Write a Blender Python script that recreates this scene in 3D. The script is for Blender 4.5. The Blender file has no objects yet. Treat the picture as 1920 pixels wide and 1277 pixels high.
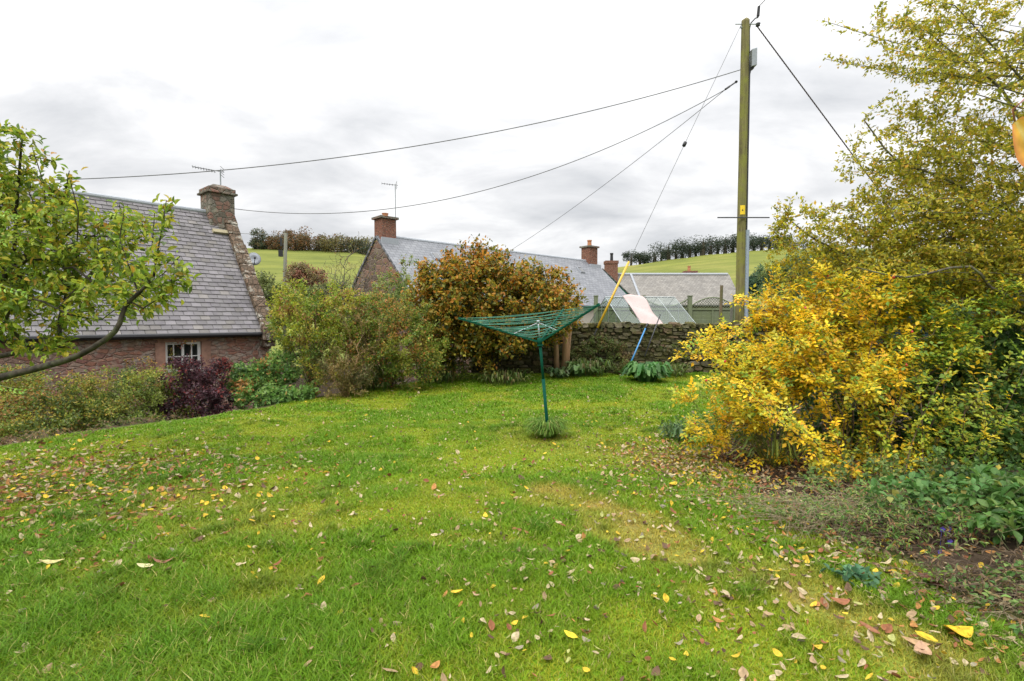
import bpy, math, random
import numpy as np
from mathutils import Vector, Matrix

# ------------------------------------------------------------------ camera, sky, sun, exposure
SC = bpy.context.scene
COL = SC.collection
F = 960.0                      # focal length in pixels of the 1920 px wide photograph
PITCH = math.atan(38.5 / F)    # slightly down
EYE = 1.6
cam_d = bpy.data.cameras.new('camera'); cam = bpy.data.objects.new('camera', cam_d)
COL.objects.link(cam); SC.camera = cam
cam.location = (0, 0, EYE); cam.rotation_euler = (math.pi / 2 - PITCH, 0, 0)
cam_d.sensor_width = 36; cam_d.lens = 18.0; cam_d.clip_start = 0.05; cam_d.clip_end = 4000

SUN_EL, SUN_AZ = math.radians(48), math.radians(215)
w = bpy.data.worlds.new("World"); SC.world = w; w.use_nodes = True
nt = w.node_tree; nt.nodes.clear()
def wn(t, **k):
    n = nt.nodes.new(t)
    for a, b in k.items(): setattr(n, a, b)
    return n
L = nt.links.new
out = wn('ShaderNodeOutputWorld')
sky = wn('ShaderNodeTexSky', sky_type='NISHITA', sun_disc=False, sun_elevation=SUN_EL, sun_rotation=SUN_AZ)
bg1 = wn('ShaderNodeBackground'); bg1.inputs[1].default_value = 0.1; L(sky.outputs[0], bg1.inputs[0])
tc = wn('ShaderNodeTexCoord'); sep = wn('ShaderNodeSeparateXYZ'); L(tc.outputs['Generated'], sep.inputs[0])
zc = wn('ShaderNodeMath', operation='MAXIMUM'); L(sep.outputs[2], zc.inputs[0]); zc.inputs[1].default_value = 0.0
za = wn('ShaderNodeMath', operation='ADD'); L(zc.outputs[0], za.inputs[0]); za.inputs[1].default_value = 0.30
dx = wn('ShaderNodeMath', operation='DIVIDE'); L(sep.outputs[0], dx.inputs[0]); L(za.outputs[0], dx.inputs[1])
dy = wn('ShaderNodeMath', operation='DIVIDE'); L(sep.outputs[1], dy.inputs[0]); L(za.outputs[0], dy.inputs[1])
comb = wn('ShaderNodeCombineXYZ'); L(dx.outputs[0], comb.inputs[0]); L(dy.outputs[0], comb.inputs[1])
mp = wn('ShaderNodeMapping'); L(comb.outputs[0], mp.inputs[0])
mp.inputs['Rotation'].default_value = (0, 0, math.radians(38)); mp.inputs['Scale'].default_value = (1.15, 1.9, 1); mp.inputs['Location'].default_value = (3.1, 1.7, 0)
n1 = wn('ShaderNodeTexNoise'); L(mp.outputs[0], n1.inputs[0]); n1.inputs['Scale'].default_value = 1.35; n1.inputs['Detail'].default_value = 7; n1.inputs['Roughness'].default_value = 0.56; n1.inputs['Distortion'].default_value = 0.35
cr = wn('ShaderNodeValToRGB'); L(n1.outputs[0], cr.inputs[0])
cr.color_ramp.elements[0].position = 0.30; cr.color_ramp.elements[0].color = (0.60, 0.615, 0.64, 1)
cr.color_ramp.elements[1].position = 0.60; cr.color_ramp.elements[1].color = (1.0, 1.0, 1.0, 1)
e = cr.color_ramp.elements.new(0.47); e.color = (0.80, 0.805, 0.82, 1)
# overcast sky: brighter towards the zenith
zg = wn('ShaderNodeValToRGB'); L(zc.outputs[0], zg.inputs[0]); zr = zg.color_ramp
while len(zr.elements) < 5: zr.elements.new(.5)
for el_, (p_, v_) in zip(zr.elements, ((0, .90), (.25, 1.0), (.5, 1.22), (.72, 2.9), (1, 4.6))): el_.position = p_; el_.color = (v_ / 5, v_ / 5, v_ / 5, 1)
zm = wn('ShaderNodeMath', operation='MULTIPLY'); L(zg.outputs[0], zm.inputs[0]); zm.inputs[1].default_value = 5.0; zg = zm
bg2 = wn('ShaderNodeBackground'); L(cr.outputs[0], bg2.inputs[0]); L(zg.outputs[0], bg2.inputs[1])
mx = wn('ShaderNodeMixShader'); mx.inputs[0].default_value = 0.96
L(bg1.outputs[0], mx.inputs[1]); L(bg2.outputs[0], mx.inputs[2]); L(mx.outputs[0], out.inputs[0])

sun_d = bpy.data.lights.new('sun', 'SUN'); sun_d.energy = 1.4; sun_d.angle = math.radians(20); sun_d.color = (1.0, 0.96, 0.9)
sun = bpy.data.objects.new('sun', sun_d); COL.objects.link(sun)
sd = Vector((math.sin(SUN_AZ) * math.cos(SUN_EL), math.cos(SUN_AZ) * math.cos(SUN_EL), math.sin(SUN_EL)))
sun.rotation_euler = sd.to_track_quat('Z', 'Y').to_euler()
SC.view_settings.view_transform = 'Standard'; SC.view_settings.look = 'None'
SC.view_settings.exposure = 0.2; SC.view_settings.gamma = 1.0
SC.render.engine = 'CYCLES'
SC.cycles.max_bounces = 6; SC.cycles.transparent_max_bounces = 8

# ------------------------------------------------------------------ helpers
R = np.random.default_rng(11)
random.seed(5)

def P(u, v, Y):
    a = (u - 960.0) / F; b = (638.5 - v) / F
    dy_ = math.cos(PITCH) + b * math.sin(PITCH); dz = -math.sin(PITCH) + b * math.cos(PITCH)
    k = Y / dy_
    return np.array([a * k, Y, EYE + dz * k])

def smooth(x, a, b):
    t = np.clip((x - a) / (b - a), 0, 1); return t * t * (3 - 2 * t)

def vnoise(x, y, s, seed=0):
    """cheap smooth value noise"""
    x = np.asarray(x, float) / s + 1000.3 + seed * 17.7; y = np.asarray(y, float) / s + 1000.7 + seed * 9.1
    xi = np.floor(x); yi = np.floor(y); fx = x - xi; fy = y - yi
    fx = fx * fx * (3 - 2 * fx); fy = fy * fy * (3 - 2 * fy)
    def h(i, j): 
        q = np.sin(i * 127.1 + j * 311.7 + seed * 74.7) * 43758.5453
        return q - np.floor(q)
    return (h(xi, yi) * (1 - fx) + h(xi + 1, yi) * fx) * (1 - fy) + (h(xi, yi + 1) * (1 - fx) + h(xi + 1, yi + 1) * fx) * fy

def edge_s(x, y):              # distance outside the left/back edge of the lawn
    return (x + 6.8) * -0.839 + (y - 6.8) * 0.545
def bed_x(y):                  # right-hand edge of the lawn
    return np.interp(y, [0, 2.5, 4.6, 6.9, 9, 12, 15], [2.75, 2.5, 2.3, 2.5, 3.9, 5.4, 6.0])
def elev(u):
    return np.interp(u, [-2, -1, -.5, -.3, -.1, .1, .2, .35, .5, .8, 1.4], [.1, .12, .141, .136, .11, .092, .102, .120, .136, .15, .14])
def G(x, y):
    x = np.asarray(x, float); y = np.asarray(y, float)
    z = -0.10 * smooth(y, 3, 7) + 0.12 * smooth(y, 9, 15)
    z = z + (vnoise(x, y, 1.3, 1) - .5) * .05 + (vnoise(x, y, .45, 2) - .5) * .02
    s = edge_s(x, y)
    drop = 1.3 * smooth(s, 0.0, 3.6)
    z = z - drop
    z = z + 0.5 * smooth(y, 15.6, 17) * smooth(x, -1, 2) * (1 - smooth(y, 23, 28))
    z = z + 0.10 * smooth(x - bed_x(y), 0.05, .9) * (1 - smooth(y, 10, 14)) * smooth(y, -1, 1)
    u = x / np.maximum(y, 1e-3)
    crest = 1.6 + elev(u) * 210
    t = np.clip((y - 45) / 165.0, 0, 1)
    zz = z + (crest - z) * t ** 1.25
    over = np.maximum(y - 212, 0)
    zz = zz - np.minimum(over * .16, 16) + smooth(y, 330, 520) * (8 + 50 * smooth(-u, .42, .52)) + (vnoise(x, y, 90, 4) - .5) * 5 * smooth(y, 80, 200)*(y>0)
    return np.where(y > 45, zz, z)
def g1(x, y): return float(G(x, y))

# ---- materials
def mat(name):
    m = bpy.data.materials.new(name); m.use_nodes = True
    m.node_tree.nodes.clear(); return m
class NB:
    def __init__(s, name):
        s.m = mat(name); s.t = s.m.node_tree; s.out = s.n('ShaderNodeOutputMaterial')
    def n(s, t, _in=None, **k):
        o = s.t.nodes.new(t)
        for a, b in k.items(): setattr(o, a, b)
        for a, b in (_in or {}).items():
            if isinstance(b, bpy.types.NodeSocket): s.t.links.new(b, o.inputs[a])
            else: o.inputs[a].default_value = b
        return o
    def l(s, a, b): s.t.links.new(a, b)
    def ramp(s, fac, *els):
        r = s.n('ShaderNodeValToRGB', {0: fac}); c = r.color_ramp
        while len(c.elements) < len(els): c.elements.new(0.5)
        for el, (p, col) in zip(c.elements, els): el.position = p; el.color = (*col, 1)
        return r.outputs[0]
    def noise(s, vec, scale, detail=4, rough=.6, dist=0):
        return s.n('ShaderNodeTexNoise', {'Vector': vec, 'Scale': scale, 'Detail': detail, 'Roughness': rough, 'Distortion': dist})
    def mix(s, fac, a, b, blend='MIX'):
        o = s.n('ShaderNodeMix', data_type='RGBA', blend_type=blend)
        for i, x in ((0, fac), (6, a), (7, b)):
            if isinstance(x, bpy.types.NodeSocket): s.l(x, o.inputs[i])
            else: o.inputs[i].default_value = x if i == 0 else (*x, 1) if len(x) == 3 else x
        return o.outputs[2]
    def bsdf(s, col, rough=.8, spec=.3, bump=None, bstr=.5, bdist=.02, metal=0):
        p = s.n('ShaderNodeBsdfPrincipled', {'Roughness': rough, 'Specular IOR Level': spec, 'Metallic': metal})
        if isinstance(col, bpy.types.NodeSocket): s.l(col, p.inputs['Base Color'])
        else: p.inputs['Base Color'].default_value = (*col, 1)
        if bump is not None:
            b = s.n('ShaderNodeBump', {'Height': bump, 'Strength': bstr, 'Distance': bdist}); s.l(b.outputs[0], p.inputs['Normal'])
        return p
    def done(s, p):
        s.l(p.outputs[0], s.out.inputs[0]); return s.m
    def co(s): return s.n('ShaderNodeTexCoord').outputs['Object']
    def pos(s): return s.n('ShaderNodeNewGeometry').outputs['Position']
    def attr(s, name): return s.n('ShaderNodeAttribute', attribute_name=name)

def leaf_mat(name, trans=.3, rough=.5, spec=.35):
    b = NB(name); a = b.attr('tint')
    nz = b.noise(b.pos(), 60, 2)
    c = b.mix(1.0, a.outputs['Color'], b.ramp(nz.outputs[0], (.3, (.8, .8, .8)), (.7, (1.15, 1.15, 1.15))), 'MULTIPLY')
    p = b.bsdf(c, rough, spec); t = b.n('ShaderNodeBsdfTranslucent'); b.l(c, t.inputs[0])
    m = b.n('ShaderNodeMixShader', {0: trans}); b.l(p.outputs[0], m.inputs[1]); b.l(t.outputs[0], m.inputs[2])
    return b.done(m)
def bark_mat(name, c1, c2, lichen=None, sc=14):
    b = NB(name); co = b.pos(); n = b.noise(co, sc, 5)
    c = b.ramp(n.outputs[0], (.35, c1), (.65, c2))
    if lichen:
        l = b.noise(co, 9, 4, .7); c = b.mix(b.ramp(l.outputs[0], (.52, (0, 0, 0)), (.62, (.8, .8, .8))), c, lichen)
    return b.done(b.bsdf(c, .85, .2, n.outputs[0], .6, .01))
def plain(name, c, rough=.5, spec=.4, metal=0, var=.12, sc=20):
    b = NB(name); n = b.noise(b.co(), sc, 4)
    c2 = b.mix(1.0, c, b.ramp(n.outputs[0], (.3, (1 - var,) * 3), (.7, (1 + var,) * 3)), 'MULTIPLY')
    return b.done(b.bsdf(c2, rough, spec, n.outputs[0], .1, .005, metal))

M = {}
M['leaf'] = leaf_mat('leaf_green', .42)
M['leaf_dry'] = leaf_mat('leaf_dry', .15, .7, .2)
M['blade'] = leaf_mat('grass_blade', .35, .55, .25)
M['bark_grey'] = bark_mat('bark_grey', (.06, .05, .04), (.16, .14, .11), (.17, .19, .10))
M['bark_brown'] = bark_mat('bark_brown', (.07, .045, .03), (.17, .12, .08))
M['bark_dark'] = bark_mat('bark_dark', (.022, .018, .014), (.065, .052, .038), (.07, .075, .04))
M['green_metal'] = plain('green_powder_coat', (.006, .07, .045), .75, .08)
M['green_line'] = plain('green_plastic_line', (.012, .16, .10), .4, .5)
M['grey_metal'] = plain('grey_galvanised', (.30, .32, .34), .45, .5, .5)
M['dark_metal'] = plain('dark_metal', (.035, .036, .04), .5, .4)
M['black'] = plain('black_plastic', (.015, .015, .017), .45, .4)
M['cable'] = plain('cable_grey', (.13, .13, .135), .6, .3)
M['cable_brown'] = plain('cable_brown', (.07, .05, .055), .6, .3, sc=60, var=.5)
M['white'] = plain('white_paint', (.72, .72, .70), .5, .4)
M['yellow'] = plain('yellow_plastic', (.62, .38, .03), .4, .5)
M['blue'] = plain('blue_plastic', (.04, .20, .42), .35, .5)
M['alu'] = plain('aluminium', (.30, .33, .32), .4, .5, .7)
M['terracotta'] = plain('terracotta', (.42, .19, .10), .8, .2)
M['conduit'] = plain('conduit_grey', (.26, .31, .37), .5, .4)
M['teal_board'] = plain('teal_board', (.010, .030, .034), .6, .3)
M['green_board'] = plain('green_paint', (.01, .09, .06), .5, .4)
M['cloth'] = plain('pink_cloth', (.47, .375, .355), .9, .1, var=.06, sc=6)
M['cream'] = plain('cream_harling', (.52, .48, .40), .9, .1, sc=40, var=.2)
M['lead'] = plain('lead', (.32, .34, .37), .5, .4)
def glass():
    b = NB('glass'); g = b.n('ShaderNodeBsdfGlossy', {'Roughness': .03, 'Color': (.9, .95, .95, 1)}); t = b.n('ShaderNodeBsdfTransparent', {0: (.86, .92, .89, 1)})
    a = b.n('ShaderNodeValue'); a.outputs[0].default_value = .07
    m = b.n('ShaderNodeMixShader', {0: a.outputs[0]}); b.l(t.outputs[0], m.inputs[1]); b.l(g.outputs[0], m.inputs[2]); return b.done(m)
M['glass'] = glass()
def wglass():
    b = NB('window_glass'); return b.done(b.bsdf((.02, .022, .022), .06, .8))
M['window_glass'] = wglass()

def rubble(name, cols, mortar, scale, lich=None, rough_z=1.7):
    b = NB(name); co = b.pos(); mp_ = b.n('ShaderNodeMapping', {0: co, 'Scale': (1, 1, rough_z)})
    wob = b.noise(co, 3, 3); v0 = b.mix(.08, mp_.outputs[0], wob.outputs['Color'])
    v = b.n('ShaderNodeTexVoronoi', {'Vector': v0, 'Scale': scale}); d = b.n('ShaderNodeTexVoronoi', {'Vector': v0, 'Scale': scale}, feature='DISTANCE_TO_EDGE')
    s = b.n('ShaderNodeSeparateColor', {0: v.outputs['Color']})
    c = b.ramp(s.outputs[0], *[(i / (len(cols) - 1), k) for i, k in enumerate(cols)])
    nz = b.noise(co, 14, 5, .7); c = b.mix(1.0, c, b.ramp(nz.outputs[0], (.3, (.62, .62, .62)), (.7, (1.3, 1.3, 1.3))), 'MULTIPLY')
    mm = b.ramp(d.outputs['Distance'], (.02, (1, 1, 1)), (.07, (0, 0, 0)))
    c = b.mix(mm, c, mortar)
    if lich:
        l = b.noise(co, 2.6, 6, .75); c = b.mix(b.ramp(l.outputs[0], (.52, (0, 0, 0)), (.6, (.75, .75, .75))), c, lich)
    h = b.mix(.25, b.ramp(d.outputs['Distance'], (0, (0, 0, 0)), (.12, (1, 1, 1))), nz.outputs[0])
    return b.done(b.bsdf(c, .92, .15, h, .9, .04))
M['red_stone'] = rubble('red_sandstone', [(.27, .13, .09), (.34, .18, .13), (.22, .11, .09), (.30, .22, .17), (.34, .24, .19)], (.30, .20, .155), 4.6, (.33, .30, .26), 2.2)
M['brown_stone'] = rubble('brown_stone', [(.15, .09, .065), (.24, .15, .11), (.10, .07, .055), (.20, .16, .12)], (.2, .16, .13), 2.4)
M['chimney_stone'] = rubble('chimney_stone', [(.13, .10, .08), (.24, .13, .10), (.19, .18, .15), (.11, .09, .07)], (.16, .15, .12), 5, (.23, .22, .17), 1.4)
M['skew'] = rubble('lichen_coping', [(.15, .10, .07), (.11, .08, .055), (.19, .13, .09)], (.09, .07, .05), 7, (.42, .40, .34), 1)
M['brick'] = rubble('brick_red', [(.28, .12, .08), (.22, .10, .07), (.3, .15, .1)], (.2, .15, .12), 9)
def tinted(name, rough=.8, bstr=.5, sc=25, lo=.7, hi=1.25, spec=.25, moss=None, ma=.85):
    b = NB(name); a = b.attr('tint'); n = b.noise(b.pos(), sc, 5, .7)
    c = b.mix(1.0, a.outputs['Color'], b.ramp(n.outputs[0], (.3, (lo,) * 3), (.7, (hi,) * 3)), 'MULTIPLY')
    if moss:
        l = b.noise(b.pos(), 4.5, 6, .8); c = b.mix(b.ramp(l.outputs[0], (.40, (0, 0, 0)), (.62, (ma, ma, ma))), c, moss)
    return b.done(b.bsdf(c, rough, spec, n.outputs[0], bstr, .02))
M['slate'] = tinted('slate', .66, .3, 2.3, .72, 1.2, .3, (.17, .165, .14), .35)
M['drystone'] = tinted('drystone', .95, .9, 22, .42, 1.2, .1, (.085, .088, .028))
def slate_far(name, c1, c2):
    b = NB(name); uv = b.n('ShaderNodeUVMap').outputs[0]
    br = b.n('ShaderNodeTexBrick', {'Vector': uv, 'Scale': 1.0, 'Mortar Size': .012, 'Brick Width': .3, 'Row Height': .2, 'Color1': (*c1, 1), 'Color2': (*c2, 1), 'Mortar': (c1[0] * .5, c1[1] * .5, c1[2] * .5, 1)})
    nz = b.noise(b.pos(), 1.2, 5, .7); c = b.mix(1.0, br.outputs[0], b.ramp(nz.outputs[0], (.3, (.78, .78, .78)), (.7, (1.18, 1.17, 1.14))), 'MULTIPLY')
    return b.done(b.bsdf(c, .6, .4, br.outputs['Fac'], -.4, .01))
M['slate_far'] = slate_far('slate_blue_grey', (.155, .162, .18), (.205, .212, .23))
M['slate_tan'] = slate_far('slate_tan_grey', (.165, .152, .135), (.225, .21, .19))
def wood(name, c1, c2, moss):
    b = NB(name); co = b.co(); mp_ = b.n('ShaderNodeMapping', {0: co, 'Scale': (22, 22, .8)})
    n = b.noise(mp_.outputs[0], 1, 6, .7); l = b.noise(co, 2.2, 4)
    c = b.mix(b.ramp(l.outputs[0], (.42, (0, 0, 0)), (.62, (1, 1, 1))), b.ramp(n.outputs[0], (.3, c1), (.7, c2)), moss)
    return b.done(b.bsdf(c, .85, .2, n.outputs[0], .5, .01))
M['pole'] = wood('pole_wood', (.055, .045, .022), (.26, .23, .10), (.19, .19, .045))
M['pole_far'] = wood('pole_wood_grey', (.11, .11, .085), (.19, .19, .15), (.15, .16, .10))
M['fence_wood'] = wood('green_fence_wood', (.12, .145, .085), (.20, .23, .14), (.16, .19, .10))
M['post_wood'] = wood('post_wood', (.13, .10, .06), (.2, .16, .1), (.12, .12, .05))
M['stub_wood'] = wood('stub_wood', (.25, .14, .07), (.38, .23, .13), (.2, .14, .08))

def ground_mat():
    b = NB('ground'); pos = b.pos(); z = b.attr('zone')      # r: lawn, g: field, b: litter
    s = b.n('ShaderNodeSeparateColor', {0: z.outputs['Color']})
    n1 = b.noise(pos, 1.1, 6, .65); n2 = b.noise(pos, 40, 4, .7); n3 = b.noise(pos, 7, 4, .6)
    soil = b.ramp(n3.outputs[0], (.3, (.022, .015, .010)), (.7, (.07, .05, .032)))
    lawn = b.ramp(n1.outputs[0], (.35, (.09, .19, .010)), (.5, (.13, .24, .012)), (.65, (.18, .25, .018)))
    lawn = b.mix(1.0, lawn, b.ramp(n2.outputs[0], (.3, (.55, .55, .55)), (.7, (1.25, 1.25, 1.25))), 'MULTIPLY')
    lawn = b.mix(s.outputs[2], lawn, b.ramp(n2.outputs[0], (.3, (.14, .10, .03)), (.7, (.25, .19, .055))))
    nf = b.noise(pos, .035, 6, .65); nf2 = b.noise(b.n('ShaderNodeMapping', {0: pos, 'Scale': (.25, 1.2, 1)}).outputs[0], .12, 5, .7)
    field = b.ramp(nf.outputs[0], (.35, (.115, .135, .030)), (.5, (.145, .165, .035)), (.65, (.19, .19, .05)))
    field = b.mix(1.0, field, b.ramp(nf2.outputs[0], (.3, (.70, .74, .72)), (.7, (1.25, 1.18, 1.12))), 'MULTIPLY')
    c = b.mix(s.outputs[0], soil, lawn); c = b.mix(s.outputs[1], c, field)
    return b.done(b.bsdf(c, .95, .1, n2.outputs[0], .5, .02))
M['ground'] = ground_mat()

M['straw'] = bark_mat('dry_straw', (.20, .15, .09), (.36, .29, .19)); M['stem_green'] = bark_mat('stem_green', (.10, .12, .05), (.2, .2, .1)); M['stem_dark'] = bark_mat('stem_dark', (.07, .05, .035), (.18, .13, .09))
# ---- mesh building
def tag(o, label=None, cat=None, group=None, kind=None):
    if label: o['label'] = label
    if cat: o['category'] = cat
    if group: o['group'] = group
    if kind: o['kind'] = kind
    return o
def new_mesh(name, V, faces, m, tint=None, uv=None, smooth_=False, attr='tint'):
    """V (n,3); faces: list of (k,n) int arrays (tris/quads) or a list of tuples"""
    me = bpy.data.meshes.new(name); V = np.asarray(V, np.float32).reshape(-1, 3)
    if isinstance(faces, list) and faces and isinstance(faces[0], np.ndarray):
        loops = np.concatenate([f.ravel() for f in faces]).astype(np.int32)
        tot = np.concatenate([np.full(len(f), f.shape[1]) for f in faces]).astype(np.int32)
        st = np.concatenate([[0], np.cumsum(tot)[:-1]]).astype(np.int32)
        me.vertices.add(len(V)); me.vertices.foreach_set('co', V.ravel())
        me.loops.add(len(loops)); me.loops.foreach_set('vertex_index', loops)
        me.polygons.add(len(tot)); me.polygons.foreach_set('loop_start', st); me.polygons.foreach_set('loop_total', tot)
        me.update(calc_edges=True)
    else:
        me.from_pydata(V.tolist(), [], [tuple(int(i) for i in f) for f in faces]); me.update()
    if tint is not None:
        a = me.color_attributes.new(attr, 'FLOAT_COLOR', 'POINT')
        t = np.ones((len(V), 4), np.float32); t[:, :3] = tint; a.data.foreach_set('color', t.ravel())
    if uv is not None:
        l = me.uv_layers.new(name='UVMap'); vi = np.empty(len(me.loops), np.int32); me.loops.foreach_get('vertex_index', vi)
        l.data.foreach_set('uv', np.asarray(uv, np.float32)[vi].ravel())
    if smooth_: me.polygons.foreach_set('use_smooth', np.ones(len(me.polygons), bool))
    me.materials.append(m)
    return me
def link(name, me, parent=None, loc=None):
    o = bpy.data.objects.new(name, me); COL.objects.link(o)
    if loc is not None: o.location = loc
    if parent is not None:
        o.parent = parent
        # vertices are in world space: undo the parent's placement
        p = parent; off = Vector((0, 0, 0))
        while p is not None: off += p.location; p = p.parent
        if loc is None: o.location = -off
    return o
def empty(name, loc, label=None, cat=None, group=None):
    o = bpy.data.objects.new(name, None); COL.objects.link(o); o.location = tuple(float(c) for c in loc); o.empty_display_size = .2
    return tag(o, label, cat, group)

class MB:
    """collects boxes, tubes and polygons into one mesh"""
    def __init__(s): s.v = []; s.f = []; s.c = []
    def add(s, V, Fs, c=None):
        k = len(s.v); s.v += [tuple(map(float, p)) for p in V]; s.f += [tuple(int(i) + k for i in f) for f in Fs]
        s.c += [tuple(c) if c is not None else (1, 1, 1)] * len(V)
    def box(s, o, ex, ey, ez, c=None):
        """corner-centred box: centre o, half-axis vectors"""
        o, ex, ey, ez = map(np.asarray, (o, ex, ey, ez))
        V = [o + a * ex + b * ey + d * ez for d in (-1, 1) for b in (-1, 1) for a in (-1, 1)]
        s.add(V, [(0, 2, 3, 1), (4, 5, 7, 6), (0, 1, 5, 4), (2, 6, 7, 3), (0, 4, 6, 2), (1, 3, 7, 5)], c)
    def bx(s, x0, x1, y0, y1, z0, z1, c=None):
        s.box(((x0 + x1) / 2, (y0 + y1) / 2, (z0 + z1) / 2), ((x1 - x0) / 2, 0, 0), (0, (y1 - y0) / 2, 0), (0, 0, (z1 - z0) / 2), c)
    def tube(s, pts, r, n=8, cap=True, c=None):
        pts = [np.asarray(p, float) for p in pts]; m = len(pts)
        rr = r if hasattr(r, '__len__') else [r] * m; V = []
        for i, p in enumerate(pts):
            d = pts[min(i + 1, m - 1)] - pts[max(i - 1, 0)]; d = d / (np.linalg.norm(d) + 1e-9)
            ref = np.array([.31, .17, .93]) if abs(d[2]) < .9 else np.array([1., .2, .1])
            a = np.cross(d, ref); a /= np.linalg.norm(a); b = np.cross(d, a)
            for k in range(n):
                t = 2 * math.pi * k / n; V.append(p + rr[i] * (math.cos(t) * a + math.sin(t) * b))
        Fs = [(i * n + k, i * n + (k + 1) % n, (i + 1) * n + (k + 1) % n, (i + 1) * n + k) for i in range(m - 1) for k in range(n)]
        if cap: Fs += [tuple(range(n))[::-1], tuple((m - 1) * n + k for k in range(n))]
        s.add(V, Fs, c)
    def lathe(s, o, prof, n=14, c=None):
        V = [(o[0] + r * math.cos(2 * math.pi * k / n), o[1] + r * math.sin(2 * math.pi * k / n), o[2] + z) for r, z in prof for k in range(n)]
        m = len(prof)
        s.add(V, [(i * n + k, i * n + (k + 1) % n, (i + 1) * n + (k + 1) % n, (i + 1) * n + k) for i in range(m - 1) for k in range(n)] + [tuple(range(n))[::-1], tuple((m - 1) * n + k for k in range(n))], c)
    def build(s, name, m, parent=None, smooth_=False, tint=False, bevel=0):
        me = new_mesh(name, np.array(s.v), s.f, m, np.array(s.c) if tint else None, smooth_=smooth_)
        o = link(name, me, parent)
        if bevel:
            b = o.modifiers.new('bevel', 'BEVEL'); b.width = bevel; b.segments = 2; b.limit_method = 'ANGLE'
        return o

def unit(a): 
    a = np.asarray(a, float); return a / (np.linalg.norm(a, axis=-1, keepdims=True) + 1e-9)
def rdir(n): return unit(R.normal(size=(n, 3)))

# ---- leaves
T_SIMPLE = (np.array([[0, 0, 0], [-.5, .45, .12], [0, 1, -.06], [.5, .45, .12]]), np.array([[0, 3, 2], [0, 2, 1]]))
T_FINE = (np.array([[0, 0, 0], [-.36, .25, .10], [-.5, .52, .14], [-.3, .8, .06], [0, 1, -.12], [.3, .8, .06], [.5, .52, .14], [.36, .25, .10], [0, .5, 0]]),
          np.array([[0, 8, 1], [1, 8, 2], [2, 8, 3], [3, 8, 4], [4, 8, 5], [5, 8, 6], [6, 8, 7], [7, 8, 0]]))
def leaves(pos, d, n, ln, wd, col, tmpl=T_SIMPLE):
    """pos,d,n (k,3), ln, wd (k,), col (k,3) -> V, F, C"""
    tv, tf = tmpl; k = len(pos); d = unit(d); x = unit(np.cross(d, n)); nn = np.cross(x, d)
    V = pos[:, None] + x[:, None] * (tv[None, :, 0, None] * wd[:, None, None]) + d[:, None] * (tv[None, :, 1, None] * ln[:, None, None]) + nn[:, None] * (tv[None, :, 2, None] * ln[:, None, None])
    Fs = tf[None] + (np.arange(k) * len(tv))[:, None, None]
    C = np.repeat(col, len(tv), axis=0)
    return V.reshape(-1, 3), Fs.reshape(-1, tf.shape[1]), C
def palette(pal, k, w=None):
    cols = np.array([p[0] for p in pal], float); ww = np.array([p[1] for p in pal], float)
    if w is None:
        ww /= ww.sum(); i = R.choice(len(cols), k, p=ww)
    else:
        c = np.cumsum(w / w.sum(1, keepdims=True), 1); i = (R.random((k, 1)) > c).sum(1).clip(0, len(cols) - 1)
    return cols[i] * (1 + R.normal(size=(k, 1)) * .14).clip(.6, 1.5) * (1 + R.normal(size=(k, 3)) * .05)

def blobs_pts(blobs, n, clump=0, cr_=.3):
    """blobs: (u,v,Y,ru,rv,rd) pixel radii at depth Y and metres of depth. Points within the union, optionally pulled into clumps"""
    vol = np.array([b[3] * b[4] * b[5] * (b[6] if len(b) > 6 else 1) for b in blobs], float); vol /= vol.sum()
    def draw(k):
        idx = R.choice(len(blobs), k, p=vol); q = rdir(k) * (R.random((k, 1)) ** .38)
        o = np.empty((k, 3))
        for j, b in enumerate(blobs):
            s = idx == j; c = P(b[0], b[1], b[2]); sc = b[2] / F
            o[s] = c + q[s] * np.array([b[3] * sc, b[5], b[4] * sc])
        return o
    if not clump: return draw(n)
    ctr = draw(clump); i = R.integers(0, clump, n)
    rad = cr_ * (.6 + .8 * R.random(clump))
    return ctr[i] + rdir(n) * (R.random((n, 1)) ** .45) * rad[i][:, None] * np.array([1, 1, .75])

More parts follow.
